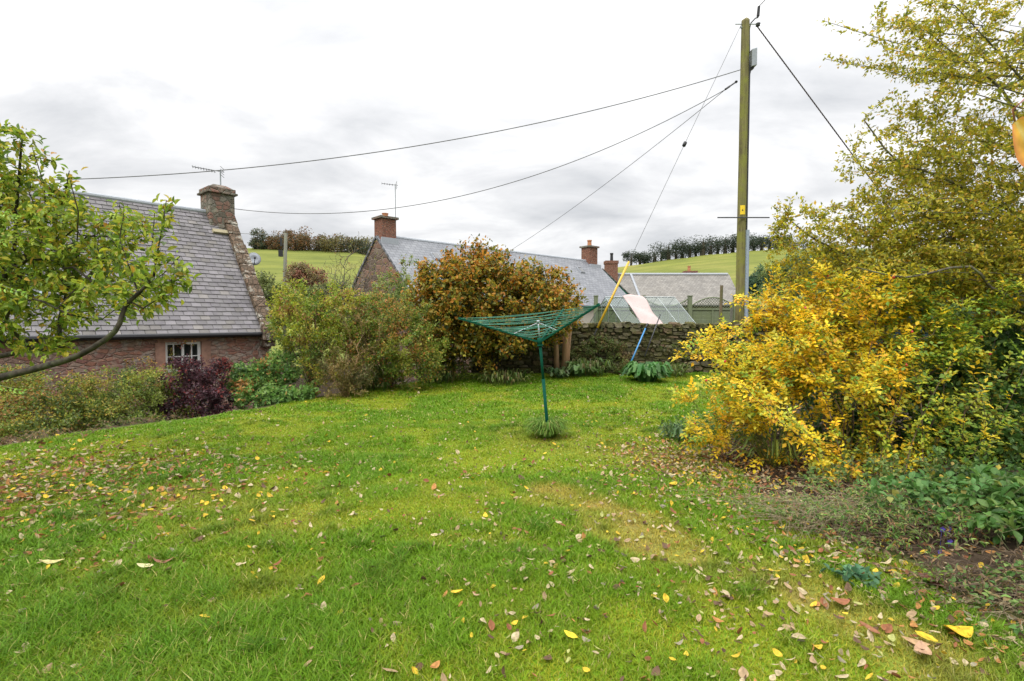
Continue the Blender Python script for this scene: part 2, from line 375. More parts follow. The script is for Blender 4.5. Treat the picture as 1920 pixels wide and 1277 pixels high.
def skeleton(starts, targets, bf=.35, step=.25, jit=.05, sag=0.0):
    """grow a branching skeleton from start polylines through the target points"""
    def sm(poly):
        q = np.array([np.asarray(p, float) for p in poly])
        if len(q) < 4: return list(q)
        e_ = np.concatenate([[2 * q[0] - q[1]], q, [2 * q[-1] - q[-2]]]); o = []
        for i in range(1, len(e_) - 2):
            for t in (0, .33, .67):
                a, b, c, d = e_[i - 1:i + 3]; o.append(.5 * (2 * b + (c - a) * t + (2 * a - 5 * b + 4 * c - d) * t * t + (3 * b - a - 3 * c + d) * t ** 3))
        return o + [q[-1]]
    starts = [list(starts[0])] + [sm(p) for p in starts[1:]]
    N = [np.asarray(p, float) for p in starts[0]]; par = [-1] + list(range(len(N) - 1)); pl = [0.0]
    for i in range(1, len(N)): pl.append(pl[i - 1] + np.linalg.norm(N[i] - N[i - 1]))
    for poly in starts[1:]:
        j = int(np.argmin([np.linalg.norm(q - np.asarray(poly[0])) for q in N]))
        for p in poly[1:]:
            p = np.asarray(p, float); N.append(p); par.append(j); pl.append(pl[j] + np.linalg.norm(p - N[j])); j = len(N) - 1
    cap = len(N) + len(targets) * 40; A = np.zeros((cap, 3)); A[:len(N)] = N; Lp = np.zeros(cap); Lp[:len(N)] = pl; par = par[:]; k = len(N)
    base = A[0]; order = np.argsort(np.linalg.norm(targets - base, axis=1)); tips = []
    for t in targets[order]:
        dd = np.linalg.norm(A[:k] - t, axis=1); j = int(np.argmin(dd + bf * Lp[:k])); dist = dd[j]
        m = max(1, int(math.ceil(dist / step))); a = A[j].copy()
        if k + m >= cap: break
        ph = R.normal(size=3) * jit * dist
        for i in range(1, m + 1):
            f = i / m; p = a + (t - a) * f + ph * math.sin(math.pi * f) + np.array([0, 0, -sag * dist * math.sin(math.pi * f)])
            A[k] = p; par.append(j); Lp[k] = Lp[j] + dist / m; j = k; k += 1
        tips.append(j)
    global NST; NST = [len(p) for p in starts]
    return A[:k], np.array(par), np.array(tips)
def tubes(A, par, rt, pw=.45, sides=5, rmax=None, rs=None):
    n = len(A); cnt = np.zeros(n); child = np.zeros(n, int)
    for i in range(n - 1, 0, -1):
        if cnt[i] == 0: cnt[i] = 1
        cnt[par[i]] += cnt[i]
    rad = rt * np.maximum(cnt, 1) ** pw
    if rmax: rad = np.minimum(rad, rmax)
    if rs:
        k = 0
        for j, m_ in enumerate(NST):
            m2 = m_ if j == 0 else m_ - 1
            for i in range(m2): rj = rs[j] if hasattr(rs, '__len__') else (rs if j else rs * 1.5); rad[k] = max(rad[k], rj * (1 - .72 * (i + 1) / m2)); k += 1
    main = -np.ones(n, int); best = np.zeros(n)
    for i in range(1, n):
        p = par[i]
        if cnt[i] > best[p]: best[p] = cnt[i]; main[p] = i
    d = np.zeros((n, 3)); d[1:] = A[1:] - A[par[1:]]; d = unit(d)
    hm = main >= 0; d2 = d.copy(); d2[hm] = unit(d[hm] + d[main[hm]])
    d2[0] = d[main[0]] if main[0] >= 0 else d2[0]
    ref = np.array([.83, .51, .21])
    def ring(c, dd, r):
        a = unit(np.cross(dd, ref)); b = np.cross(dd, a); th = np.arange(sides) * 2 * math.pi / sides
        return c[:, None] + r[:, None, None] * (np.cos(th)[None, :, None] * a[:, None] + np.sin(th)[None, :, None] * b[:, None])
    V1 = ring(A, d2, rad)
    ed = np.arange(1, n); ismain = main[par[ed]] == ed; sub = ed[~ismain]
    V2 = ring(A[par[sub]], d[sub], rad[sub])
    V = np.concatenate([V1.reshape(-1, 3), V2.reshape(-1, 3)])
    s0 = np.where(ismain, par[ed], 0) * sides; s0[~ismain] = (n + np.arange(len(sub))) * sides
    s1 = ed * sides; k = np.arange(sides); k2 = (k + 1) % sides
    Fs = np.stack([s0[:, None] + k, s0[:, None] + k2, s1[:, None] + k2, s1[:, None] + k], -1).reshape(-1, 4)
    return V, Fs, cnt

def plant(name, label, cat, base, starts, targets, nleaf, ln, pal, bark, group=None, wr=.5, rt=.003, pw=.42, bf=.35, step=.25, jit=.08, spread=.08,
          lmat='leaf', up=.5, tmpl=T_SIMPLE, colfn=None, tw=3, parts=('branches', 'foliage'), compound=0, rmax=None, ret=False, sag=0, droop=0, sides=5, rs=None):
    root = empty(name, base, label, cat, group)
    A, par, tips = skeleton(starts, targets, bf, step, jit, sag)
    V, Fs, cnt = tubes(A, par, rt, pw, sides, rmax, rs)
    link(parts[0], new_mesh(parts[0], V, [Fs], M[bark], smooth_=True), root)
    sites = np.where(cnt <= tw)[0]; sites = sites[sites > 0]
    i = R.choice(sites, nleaf); f = R.random((nleaf, 1))
    q = A[par[i]] + (A[i] - A[par[i]]) * f
    td = unit(A[i] - A[par[i]])
    if spread: q = q + rdir(nleaf) * spread * R.random((nleaf, 1))
    d = unit(td * .6 + rdir(nleaf) * .9 + np.array([0, 0, -droop])); nn = unit(rdir(nleaf) * (1 - up) + np.array([0, -.25, 1.0]) * up)
    L_ = ln * (.6 + .7 * R.random(nleaf)); wgt = colfn(q) if colfn else None
    col = palette(pal, nleaf, wgt)
    if compound:
        x = unit(np.cross(d, nn)); Q = []; D = []; Nn = []; LL = []; CC = []
        for j in range(compound):
            for sgn in (-1, 1):
                Q.append(q + d * (L_ * 1.0 * (j + .3))[:, None]); D.append(unit(d * .5 + x * sgn + rdir(nleaf) * .2)); Nn.append(unit(nn + rdir(nleaf) * .3)); LL.append(L_); CC.append(col * (1 + R.normal(size=(nleaf, 1)) * .08))
        Q.append(q + d * (L_ * compound)[:, None]); D.append(d); Nn.append(nn); LL.append(L_); CC.append(col)
        q, d, nn, L_, col = map(np.concatenate, (Q, D, Nn, LL, CC))
    V, Fs, C = leaves(q, d, nn, L_, L_ * wr * (.8 + .4 * R.random(len(L_))), col, tmpl)
    link(parts[1], new_mesh(parts[1], V, [Fs], M[lmat], C), root)
    if ret: return root, A, par, cnt
    return root

def gpt(x, y, dz=0): return np.array([x, y, g1(x, y) + dz])
def fan(base, n, spread, h, lean=(0, 0), k=3, bend=.3):
    """several stems rising from a base"""
    out_ = [[np.asarray(base, float), np.asarray(base, float) + [0, 0, .03]]]
    for i in range(n):
        a = R.random() * 6.283; s = spread * (.3 + .7 * R.random()); b0 = np.asarray(base) + np.array([math.cos(a), math.sin(a), 0]) * .06
        hh = h * (.7 + .5 * R.random())
        pts = [np.asarray(base, float)]
        for j in range(1, k + 1):
            f = j / k; pts.append(b0 + np.array([math.cos(a) * s * f ** (1 + bend) + lean[0] * f, math.sin(a) * s * f ** (1 + bend) + lean[1] * f, hh * f]))
        out_.append(pts)
    return out_

def proj(p):
    """pixel of a world point (used to measure how far a wire sags)"""
    x, y, z = p[0], p[1], p[2] - EYE; d = y * math.cos(PITCH) - z * math.sin(PITCH); h = y * math.sin(PITCH) + z * math.cos(PITCH)
    return 960 + F * x / d, 638.5 - F * h / d
def fitw(a, b, marks):
    """hanging wire from a to b with the sag that suits the measured heights"""
    best = None
    for s in np.linspace(0, 6, 121):
        c = cat_curve(a, b, s, 60); q = np.array([proj(p) for p in c]); o = np.argsort(q[:, 0]); err = sum(abs(np.interp(u, q[o, 0], q[o, 1]) - v) for u, v in marks)
        if best is None or err < best[0]: best = (err, c, s)
    print('wire', best[0] / len(marks), 'sag', best[2]); return best[1]
# ------------------------------------------------------------------ the ground
def make_ground():
    a1 = np.radians(np.concatenate([np.arange(-56, 56.01, .45), np.arange(60, 301, 5)]))   # measured from +Y towards +X
    rr = np.concatenate([[.3, .8, 1.3], np.linspace(1.7, 22, 170), np.geomspace(22.4, 60, 40)[1:], np.geomspace(62, 260, 60), np.geomspace(270, 1800, 26)])
    A_, R_ = np.meshgrid(a1, rr); X = R_ * np.sin(A_); Y = R_ * np.cos(A_); Z = G(X, Y)
    V = np.stack([X, Y, Z], -1).reshape(-1, 3); na = len(a1); nr = len(rr)
    V = np.concatenate([V, [[0, 0, g1(0, 0)]]])
    i = np.arange(nr - 1)[:, None] * na; j = np.arange(na)[None]; j2 = (j + 1) % na
    q = np.stack([i + j, i + na + j, i + na + j2, i + j2], -1).reshape(-1, 4)
    c = len(V) - 1; t = np.stack([np.full(na, c), np.arange(na), (np.arange(na) + 1) % na], -1)
    x, y = V[:, 0], V[:, 1]; s = edge_s(x, y); n = (vnoise(x, y, .5, 7) - .5) * .3
    lawn = (1 - smooth(s + n, -.1, .25)) * (1 - smooth(x - bed_x(y) + n * 1.2, -.1, .25) * (y < 15)) * (1 - smooth(y, 14.7, 15.2))
    lawn = np.where(y < 0, 1, lawn)
    field = smooth(y, 26, 40); z = np.stack([lawn, field, worn(x, y)], -1)
    me = new_mesh('ground', V, [q[:, ::-1], t], M['ground'], z, smooth_=True, attr='zone')
    tag(link('ground', me), kind='structure')
def worn(x, y):
    """worn, mossy tracks in the turf"""
    def seg(ax, ay, bx_, by, wd):
        t = np.clip(((x - ax) * (bx_ - ax) + (y - ay) * (by - ay)) / ((bx_ - ax) ** 2 + (by - ay) ** 2), 0, 1)
        d = np.hypot(x - ax - t * (bx_ - ax), y - ay - t * (by - ay)) + (vnoise(x, y, .35, 5) - .5) * .5
        return 1 - smooth(d, wd * .1, wd * 1.35)
    a = seg(.25, 4.9, .95, 3.9, .34); b = seg(.95, 3.9, 1.85, 2.75, .30)
    c = seg(-3.2, 4.6, -1.9, 4.2, .5) * .5 + seg(.4, 7.2, 1.9, 6.0, .7) * .45 + seg(1.7, 2.75, 2.0, 2.0, .3) * .6
    return np.clip(a + b + c, 0, 1) * (.30 + .65 * vnoise(x, y, .22, 12))
make_ground()

def lawn_pts(n, y0, y1, power=1.0, margin=0.1):
    """random points on the lawn inside the view between two depths"""
    o = np.zeros((0, 2))
    while len(o) < n:
        k = int((n - len(o)) * 1.8) + 64
        y = y0 + (y1 - y0) * R.random(k) ** power; x = (R.random(k) * 2 - 1) * (y * 1.05 + .25)
        keep = R.random(k) < (y * 1.05) / (y1 * 1.05)
        ok = keep & (edge_s(x, y) < -.02 + (vnoise(x, y, .5, 7) - .5) * -.3) & (x < bed_x(y) + .08 + (vnoise(x, y, .4, 3) - .5) * .3) & (y < 15.0)
        o = np.concatenate([o, np.stack([x, y], -1)[ok]])
    return o[:n]

def make_grass():
    Vs, Fs, Cs = [], [], []; k0 = 0
    bands = [(1.75, 3.2, 150000, .045, .0024), (3.2, 5.2, 170000, .043, .0034), (5.2, 8.5, 150000, .042, .0055), (8.5, 15.1, 130000, .045, .0100)]
    for (y0, y1, n, h, wd) in bands:
        p = lawn_pts(n, y0, y1); x, y = p.T; wm = worn(x, y); keep = R.random(len(x)) > wm * .75
        x, y, wm = x[keep], y[keep], wm[keep]; n = len(x)
        big = vnoise(x, y, .95, 9) * .7 + vnoise(x + .5 * y, y, .5, 21) * .3; med = vnoise(x, y, .24, 10); lush = smooth(big * .45 + med * .3 + .25 * vnoise(x, y, 2.6, 13) + .16 * (R.random(len(x)) - .5), .30, .70)
        nearb = smooth(-x - y * .1, -.6, 1.6) * (1 - smooth(y, 2.6, 4.2))
        tuft = smooth(vnoise(x, y, .16, 22), .62, .9) * smooth(vnoise(x, y, .8, 23), .4, .7)
        hh = h * (.45 + .55 * R.random(n)) * (.52 + .75 * lush + .7 * tuft + .5 * nearb) * (1 - .5 * wm)
        az = R.random(n) * 6.283; lean = (.5 + 1.0 * R.random(n)) * hh
        b = np.stack([x, y, G(x, y) - .004], -1); dl = np.stack([np.cos(az), np.sin(az), 0 * az], -1)
        sw = np.stack([-np.sin(az + R.normal(size=n) * .6), np.cos(az + R.normal(size=n) * .6), 0 * az], -1) * (wd * (.7 + .6 * R.random(n)))[:, None]
        mid = b + dl * (lean * .35)[:, None] + np.array([0, 0, 1]) * (hh * .62)[:, None]
        tip = b + dl * lean[:, None] + np.array([0, 0, 1]) * hh[:, None]
        V = np.stack([b - sw, b + sw, mid + sw * .75, mid - sw * .75, tip], 1)
        q = np.array([[0, 1, 2, 3]])[None] + (np.arange(n) * 5)[:, None, None]; t = np.array([[3, 2, 4]])[None] + (np.arange(n) * 5)[:, None, None]
        g_dark = np.array([.070, .20, .008]); g_mid = np.array([.155, .285, .009]); g_yel = np.array([.30, .33, .018]); g_straw = np.array([.44, .38, .12])
        m1 = smooth(lush, 0, .9)[:, None]; c = g_yel * (1 - m1) + g_mid * m1
        dk = (smooth(big, .5, .95) * .5 * R.random(n) + .75 * nearb * R.random(n)).clip(0, 1)[:, None]; c = c * (1 - dk) + g_dark * dk
        c = c * (1 - wm[:, None]) + np.array([.48, .345, .06]) * wm[:, None]
        c = c * (1 - .38 * tuft[:, None] * np.array([1, .7, .6])); st = (R.random(n) < .05)[:, None]; c = np.where(st, g_straw, c)
        c = c * (.72 + .5 * R.random((n, 1))) * (1 + R.normal(size=(n, 3)) * .05)
        Vs.append(V.reshape(-1, 3)); Fs.append((q.reshape(-1, 4) + k0, t.reshape(-1, 3) + k0)); Cs.append(np.repeat(c, 5, 0)); k0 += n * 5
    me = new_mesh('grass', np.concatenate(Vs), [np.concatenate([f[0] for f in Fs]), np.concatenate([f[1] for f in Fs])], M['blade'], np.concatenate(Cs))
    tag(link('grass', me), 'short green lawn grass with yellowish mossy patches', 'grass', kind='stuff')
make_grass()

# ------------------------------------------------------------------ near cottage on the left (red stone, slate roof)
def cottage():
    Cx = np.array([-7.75, 16.0, 0]); a = np.array([-.645, -.764, 0]); g = np.array([-.764, .645, 0]); up = np.array([0, 0, 1.])
    ZE, ZR, S, LEN, ZG = 1.22, 5.28, 3.1, 11.5, -1.6
    def W(t, s, z): return Cx + a * t + g * s + up * z
    root = empty('stone_cottage', W(4, 3, ZG), 'low red stone cottage with grey slate roof and stone gable chimney, nearest on the left', 'cottage')
    # wall with a window opening: front plane at s=.18
    wt0, wt1, wz0, wz1 = 1.72, 2.62, .16, .98
    b = MB()
    def slab(t0, t1, z0, z1, s0=.18, s1=.6): b.box(W((t0 + t1) / 2, (s0 + s1) / 2, (z0 + z1) / 2), a * (t1 - t0) / 2, g * (s1 - s0) / 2, up * (z1 - z0) / 2)
    slab(-.3, wt0, ZG, ZE - .02); slab(wt1, LEN, ZG, ZE - .02); slab(wt0, wt1, ZG, wz0); slab(wt0, wt1, wz1, ZE - .02)
    # gable and rear walls
    for t in (-.3, LEN - .4):
        V = [W(t, .6, ZG), W(t, 6.02, ZG), W(t, 6.02, ZE - .02), W(t, S, ZR - .2), W(t, .6, ZE + .4), W(t + .4, .6, ZG), W(t + .4, 6.02, ZG), W(t + .4, 6.02, ZE - .02), W(t + .4, S, ZR - .2), W(t + .4, .6, ZE + .4)]
        b.add(V, [(0, 1, 2, 3, 4), (9, 8, 7, 6, 5), (0, 5, 6, 1), (1, 6, 7, 2), (2, 7, 8, 3), (3, 8, 9, 4), (4, 9, 5, 0)])
    slab(.1, LEN - .4, ZG, ZE - .02, 5.7, 6.02)
    b.build('wall', M['red_stone'], root)
    # slates: each course of staggered slates, slightly lifted and varied
    sl = math.hypot(S, ZR - ZE); us = (g * S + up * (ZR - ZE)) / sl; nn = unit(np.cross(us, a)); nn = nn if nn[2] > 0 else -nn
    r = MB(); course = .165; rows = int(sl / course)
    for row in range(rows + 1):
        d0 = row * course - .04; off = (row % 2) * .13 + random.uniform(-.01, .01); wdt = .26
        for k in range(-1, int(LEN / wdt) + 1):
            t0 = max(.0, k * wdt + off); t1 = min(LEN, (k + 1) * wdt + off) - .012
            if t1 - t0 < .05: continue
            j = random.uniform(-.007, .007); cc = .155 * (.74 + .5 * random.random()); cl = (cc * 1.05, cc * .97, cc * 1.03) if random.random() < .88 else (cc * 1.1, cc * 1.0, cc * .95)
            d1 = min(d0 + course + .05, sl - .01); o0 = W(0, 0, ZE)
            lo = nn * (.034 + random.random() * .008); hi = nn * .012
            V = [o0 + a * t0 + us * (d0 + j) + lo, o0 + a * t1 + us * (d0 + j + random.uniform(-.004, .004)) + lo, o0 + a * t1 + us * d1 + hi, o0 + a * t0 + us * d1 + hi]
            V += [v - nn * .014 for v in V[:2]]
            r.add(V, [(0, 1, 2, 3), (4, 5, 1, 0)], cl)
    # underlay and rear slope
    o0 = W(0, 0, ZE); ob = W(0, 2 * S, ZE); ub = (-g * S + up * (ZR - ZE)) / sl
    r.add([o0, o0 + a * LEN, o0 + a * LEN + us * sl, o0 + us * sl], [(0, 1, 2, 3)], (.1, .1, .1))
    r.add([ob, ob + a * LEN, ob + a * LEN + ub * sl, ob + ub * sl], [(3, 2, 1, 0)], (.16, .15, .17))
    rf = r.build('roof', M['slate'], root, tint=True)
    m = MB(); m.tube([W(0.25, S, ZR + .0), W(LEN, S, ZR + .0)], .085, 10); m.build('ridge', M['lead'], rf)
    # skylight
    m = MB(); c = W(5.4, .95, ZE + .95 * (ZR - ZE) / S) + nn * .06
    m.box(c, a * .38, us * .5, nn * .05); fr = m.build('skylight', M['conduit'], rf)
    m = MB(); m.box(c + nn * .045, a * .31, us * .42, nn * .01); m.build('pane', M['window_glass'], fr)
    # skew: coping stones up the gable
    sk = MB(); n = 11
    for i in range(n):
        f0, f1 = i / n, (i + 1) / n - .004; j = random.uniform(-.015, .015)
        c = W(-.13, 0, ZE) + us * (sl * (f0 + f1) / 2 * .97) + nn * (.10 + j)
        sk.box(c, a * (.20 + j), us * sl * .97 * (f1 - f0) / 2, nn * .075)
    sk.box(W(-.12, -.10, ZE - .05), a * .22, g * .20, up * .19)
    sk.box(W(-.12, .02, ZE - .33), a * .18, g * .16, up * .12)
    sk.build('skew', M['skew'], root, bevel=.02)
    m = MB(); m.tube([W(-.05, -.07, ZE - .05), W(LEN, -.07, ZE - .05)], .065, 8); m.box(W(LEN / 2, .04, ZE - .06), a * (LEN / 2 - .1), g * .06, up * .07)
    m.build('gutter', M['black'], root)
    # chimney
    m = MB(); cc_ = W(.12, S, 0)
    m.box(cc_ + up * 5.15, a * .40, g * .42, up * .75); m.box(cc_ + up * 4.55 - g * .18 - a * .14, a * .28, g * .3, up * .3)
    ch = m.build('chimney', M['chimney_stone'], root, bevel=.025)
    m = MB(); m.box(cc_ + up * 5.930, a * .48, g * .50, up * .035); m.box(cc_ + up * 6.030, a * .43, g * .45, up * .07)
    V = [cc_ + up * 6.095 + a * x_ * .40 + g * y_ * .42 for x_, y_ in ((-1, -1), (1, -1), (1, 1), (-1, 1))] + [cc_ + up * 6.230 + a * x_ * .2 + g * y_ * .22 for x_, y_ in ((-1, -1), (1, -1), (1, 1), (-1, 1))]
    m.add(V, [(0, 1, 5, 4), (1, 2, 6, 5), (2, 3, 7, 6), (3, 0, 4, 7), (4, 5, 6, 7)])
    m.build('chimney_cap', M['chimney_stone'], ch, bevel=.015)
    m = MB(); q = W(.46, S - .52, 0); zf = ZE + (S - .52) * (ZR - ZE) / S
    m.box(W(.55, S - .02, ZR - .28), a * .05, us * .36, nn * .05); m.box(W(.22, S - .62, ZR - .72), a * .30, us * .07, nn * .06)
    m.build('flashing', plain('mortar_flashing', (.33, .29, .19), .9, .1), ch)
    # window: frame, sill, glass
    wc = W((wt0 + wt1) / 2, .27, (wz0 + wz1) / 2); hw = (wt1 - wt0) / 2; hh = (wz1 - wz0) / 2
    m = MB()
    for sx in (-1, 1): m.box(wc + a * sx * (hw - .035), a * .035, g * .035, up * hh)
    for sz in (-1, 1): m.box(wc + up * sz * (hh - .035), a * (hw - .07), g * .035, up * .035)
    m.box(wc, a * .03, g * .03, up * (hh - .07))
    for sx in (-1, 1): m.box(wc + a * sx * (hw / 2), a * .012, g * .02, up * (hh - .07)); m.box(wc + a * sx * hw / 2, a * (hw / 2 - .05), g * .019, up * .012)
    wf = m.build('window', M['white'], root)
    m = MB(); m.box(wc + g * .03, a * (hw - .05), g * .006, up * (hh - .05)); m.build('pane', M['window_glass'], wf)
    m = MB(); m.box(W((wt0 + wt1) / 2, .16, wz0 - .05), a * (hw + .08), g * .14, up * .045); m.build('sill', M['chimney_stone'], wf)
    m = MB()
    for tt, zz, hw2, hz in ((wt0 - .12, .57, .12, .41), (wt1 + .12, .57, .12, .41), ((wt0 + wt1) / 2, wz1 + .075, .62, .07)):
        m.box(W(tt, .17, zz), a * hw2, g * .022, up * hz)
    m.build('window_surround', plain('dressed_sandstone', (.29, .17, .125), .9, .15, sc=6, var=.25), root)
    return W, cc_, ZE, ZR, S, a, g
HW, H_ch, hZE, hZR, hS, ha, hg = cottage()

def aerial(name, base, h, head, n, label, dirv, drop=0):
    root = empty(name, base, label, 'tv aerial'); b = np.asarray(base, float); up = np.array([0, 0, 1.])
    m = MB(); m.tube([b, b + up * h], .022, 6); m.build('mast', M['grey_metal'], root)
    d = unit(dirv); s = unit(np.cross(d, up)); m = MB(); o = b + up * (h - .06)
    m.tube([o - d * .12, o + d * head + up * drop], .012, 5)
    for i in range(n):
        f = i / (n - 1); c = o + d * head * (.22 + .78 * f) + up * drop * f; m.tube([c - s * .13 * (1.2 - .5 * f), c + s * .13 * (1.2 - .5 * f)], .006, 4)
        m.tube([c - up * .05, c + up * .05], .006, 4)
    for k in (-.14, -.05, .05, .14): m.tube([o - d * .06 + up * k - s * .2, o - d * .06 + up * k + s * .2], .008, 4)
    m.build('antenna_head', M['dark_metal'], root)
aerial('tv_aerial', H_ch + np.array([.12, 0, 6.15]), .62, .85, 9, 'yagi tv aerial on the stone chimney of the near red cottage', (-1, -.25, 0), .12)

# satellite dish on the far side of the near cottage gable
def dish():
    c = P(476, 486, 18.6); root = empty('satellite_dish', c, 'grey satellite dish just beyond the lichen covered gable of the near cottage', 'satellite dish')
    m = MB(); n = 20; dn = unit([.55, -.8, .25]); x = unit(np.cross(dn, [0, 0, 1])); y = np.cross(x, dn); V = []
    for k, (r, dep) in enumerate(((.0, 0), (.12, .012), (.23, .045), (.23, .03), (.12, -.003), (.0, -.015))):
        for j in range(n): t = j * 2 * math.pi / n; V.append(c + x * r * math.cos(t) + y * r * math.sin(t) * 1.05 + dn * dep)
    m.add(V, [(i * n + k, i * n + (k + 1) % n, (i + 1) * n + (k + 1) % n, (i + 1) * n + k) for i in range(5) for k in range(n)])
    m.build('reflector', M['grey_metal'], root, True)
    m = MB(); m.tube([c - y * .23, c + dn * .22 - y * .06], .012, 5); m.box(c + dn * .24 - y * .04, x * .03, y * .03, dn * .04); m.build('receiver_arm', M['dark_metal'], root)
    m = MB(); m.tube([c - dn * .02, c - dn * .3 - y * .05, HW(-.33, 1.0, 2.4)], .02, 5); m.build('bracket', M['dark_metal'], root)
dish()

# ------------------------------------------------------------------ long double cottage in the middle distance
def chimney_stack(root, c, a, g, hw, hg_, z0, z1, m_, pots, capm='chimney_stone', cap_h=.05, over=.09, potm='terracotta', pot_h=.34):
    up = np.array([0, 0, 1.]); m = MB(); m.box(c + up * (z0 + z1) / 2, a * hw, g * hg_, up * (z1 - z0) / 2); ch = m.build('chimney', M[m_], root, bevel=.02)
    m = MB(); m.box(c + up * (z1 + cap_h), a * (hw + over), g * (hg_ + over), up * cap_h); m.build('chimney_cap', M[capm], ch)
    for k in pots:
        m = MB(); m.lathe(c + a * k + up * (z1 + cap_h * 2), [(.15, 0), (.13, pot_h * .8), (.16, pot_h * .82), (.16, pot_h), (.10, pot_h)], 12); m.build('chimney_pot', M[potm], ch)
    return ch
def middle_house():
    A0 = np.array([-6.3, 24.0, 0]); r = np.array([.735, .678, 0]); g = np.array([.678, -.735, 0]); up = np.array([0, 0, 1.])
    ZR, S, ZE, LEN, ZG = 5.43, 3.4, 2.37, 16.2, -1.8
    def W(t, s, z): return A0 + r * t + g * s + up * z
    root = empty('long_cottage', W(8, 0, ZG), 'long cottage with blue grey slate roof and two chimneys, behind the copper beech bush', 'cottage')
    # gable (brown stone)
    b = MB()
    for t in (.0, LEN - .4):
        b = MB(); V = [W(t, -S + .1, ZG), W(t, S - .1, ZG), W(t, S - .1, ZE), W(t, 0, ZR - .06), W(t, -S + .1, ZE)]; V += [v + r * .4 for v in V]
        b.add(V, [(0, 1, 2, 3, 4), (9, 8, 7, 6, 5), (0, 5, 6, 1), (1, 6, 7, 2), (2, 7, 8, 3), (3, 8, 9, 4), (4, 9, 5, 0)]); b.build('gable_wall', M['brown_stone'], root)
    b = MB()
    for s, t0, t1, mt_ in ((-1, .42, LEN - .42, 'brown_stone'), (1, .42, 9.5, 'brown_stone'), (1, 9.5, LEN - .42, 'cream')):
        b = MB(); b.box(W((t0 + t1) / 2, s * (S - .25), (ZG + ZE) / 2), r * (t1 - t0) / 2, g * .15, up * (ZE - ZG) / 2); b.build('wall', M[mt_], root)
    sl = math.hypot(S, ZR - ZE); V, Fs, UV = [], [], []
    for s in (-1, 1):
        us = (-g * s * S + up * (ZR - ZE)) / sl; nn = unit(np.cross(r, us)) * (1 if np.cross(r, us)[2] > 0 else -1)
        o = W(-.06, s * S, ZE); k = len(V); e0 = us * -.15
        for dz in (.10, 0):
            for (t, d) in ((0, -.15), (LEN + .1, -.15), (LEN + .1, sl + (.02 if s > 0 else 0)), (0, sl + (.02 if s > 0 else 0))): V.append(o + r * t + us * d + nn * dz); UV.append((t, d))
        Fs += [(k, k + 1, k + 2, k + 3), (k + 7, k + 6, k + 5, k + 4), (k, k + 4, k + 5, k + 1), (k + 1, k + 5, k + 6, k + 2), (k + 3, k + 7, k + 4, k)]
    rf = link('roof', new_mesh('roof', V, Fs, M['slate_far'], uv=UV), root)
    m = MB(); m.tube([W(.5, 0, ZR + .10), W(LEN - .8, 0, ZR + .10)], .09, 8); m.build('ridge', M['lead'], rf)
    # small roof lights
    us = (-g * S + up * (ZR - ZE)) / sl; nn = unit(np.cross(us, r)); nn = nn if nn[2] > 0 else -nn
    for t, d in ((2.6, 3.3), (13.6, 3.4)):
        c = W(0, S, ZE) + r * t + us * d + nn * .14; m = MB(); m.box(c, r * .20, us * .26, nn * .04); f = m.build('rooflight', M['lead'], rf)
        m = MB(); m.box(c + nn * .05, r * .16, us * .22, nn * .01); m.build('pane', M['window_glass'], f)
    m = MB(); m.tube([W(.1, S + .12, ZE - .02), W(LEN, S + .12, ZE - .02)], .07, 8); m.build('gutter', M['black'], root)
    chimney_stack(root, W(.45, 0, 0), r, g, .38, .36, ZR - .35, ZR + .88, 'brick', [0], pot_h=.2)
    chimney_stack(root, W(LEN - .55, 0, 0), r, g, .42, .36, ZR - .5, ZR + 1.0, 'brick', [0], pot_h=.42)
    m = MB(); m.box(W(.45, .43, ZR - .25), r * .44, g * .04, up * .24); m.build('flashing', M['lead'], root); m = MB(); m.box(W(LEN - .55, .5, ZR - .3), r * .55, g * .06, up * .16); m.build('flashing', M['lead'], root)
    return W, ZR, LEN, r
MW, mZR, mLEN, mr = middle_house()
aerial('tv_aerial', MW(1.0, .0, mZR + .1), 2.55, .62, 5, 'tall tv aerial beside the left chimney of the long cottage', (-.9, -.3, 0), .03)

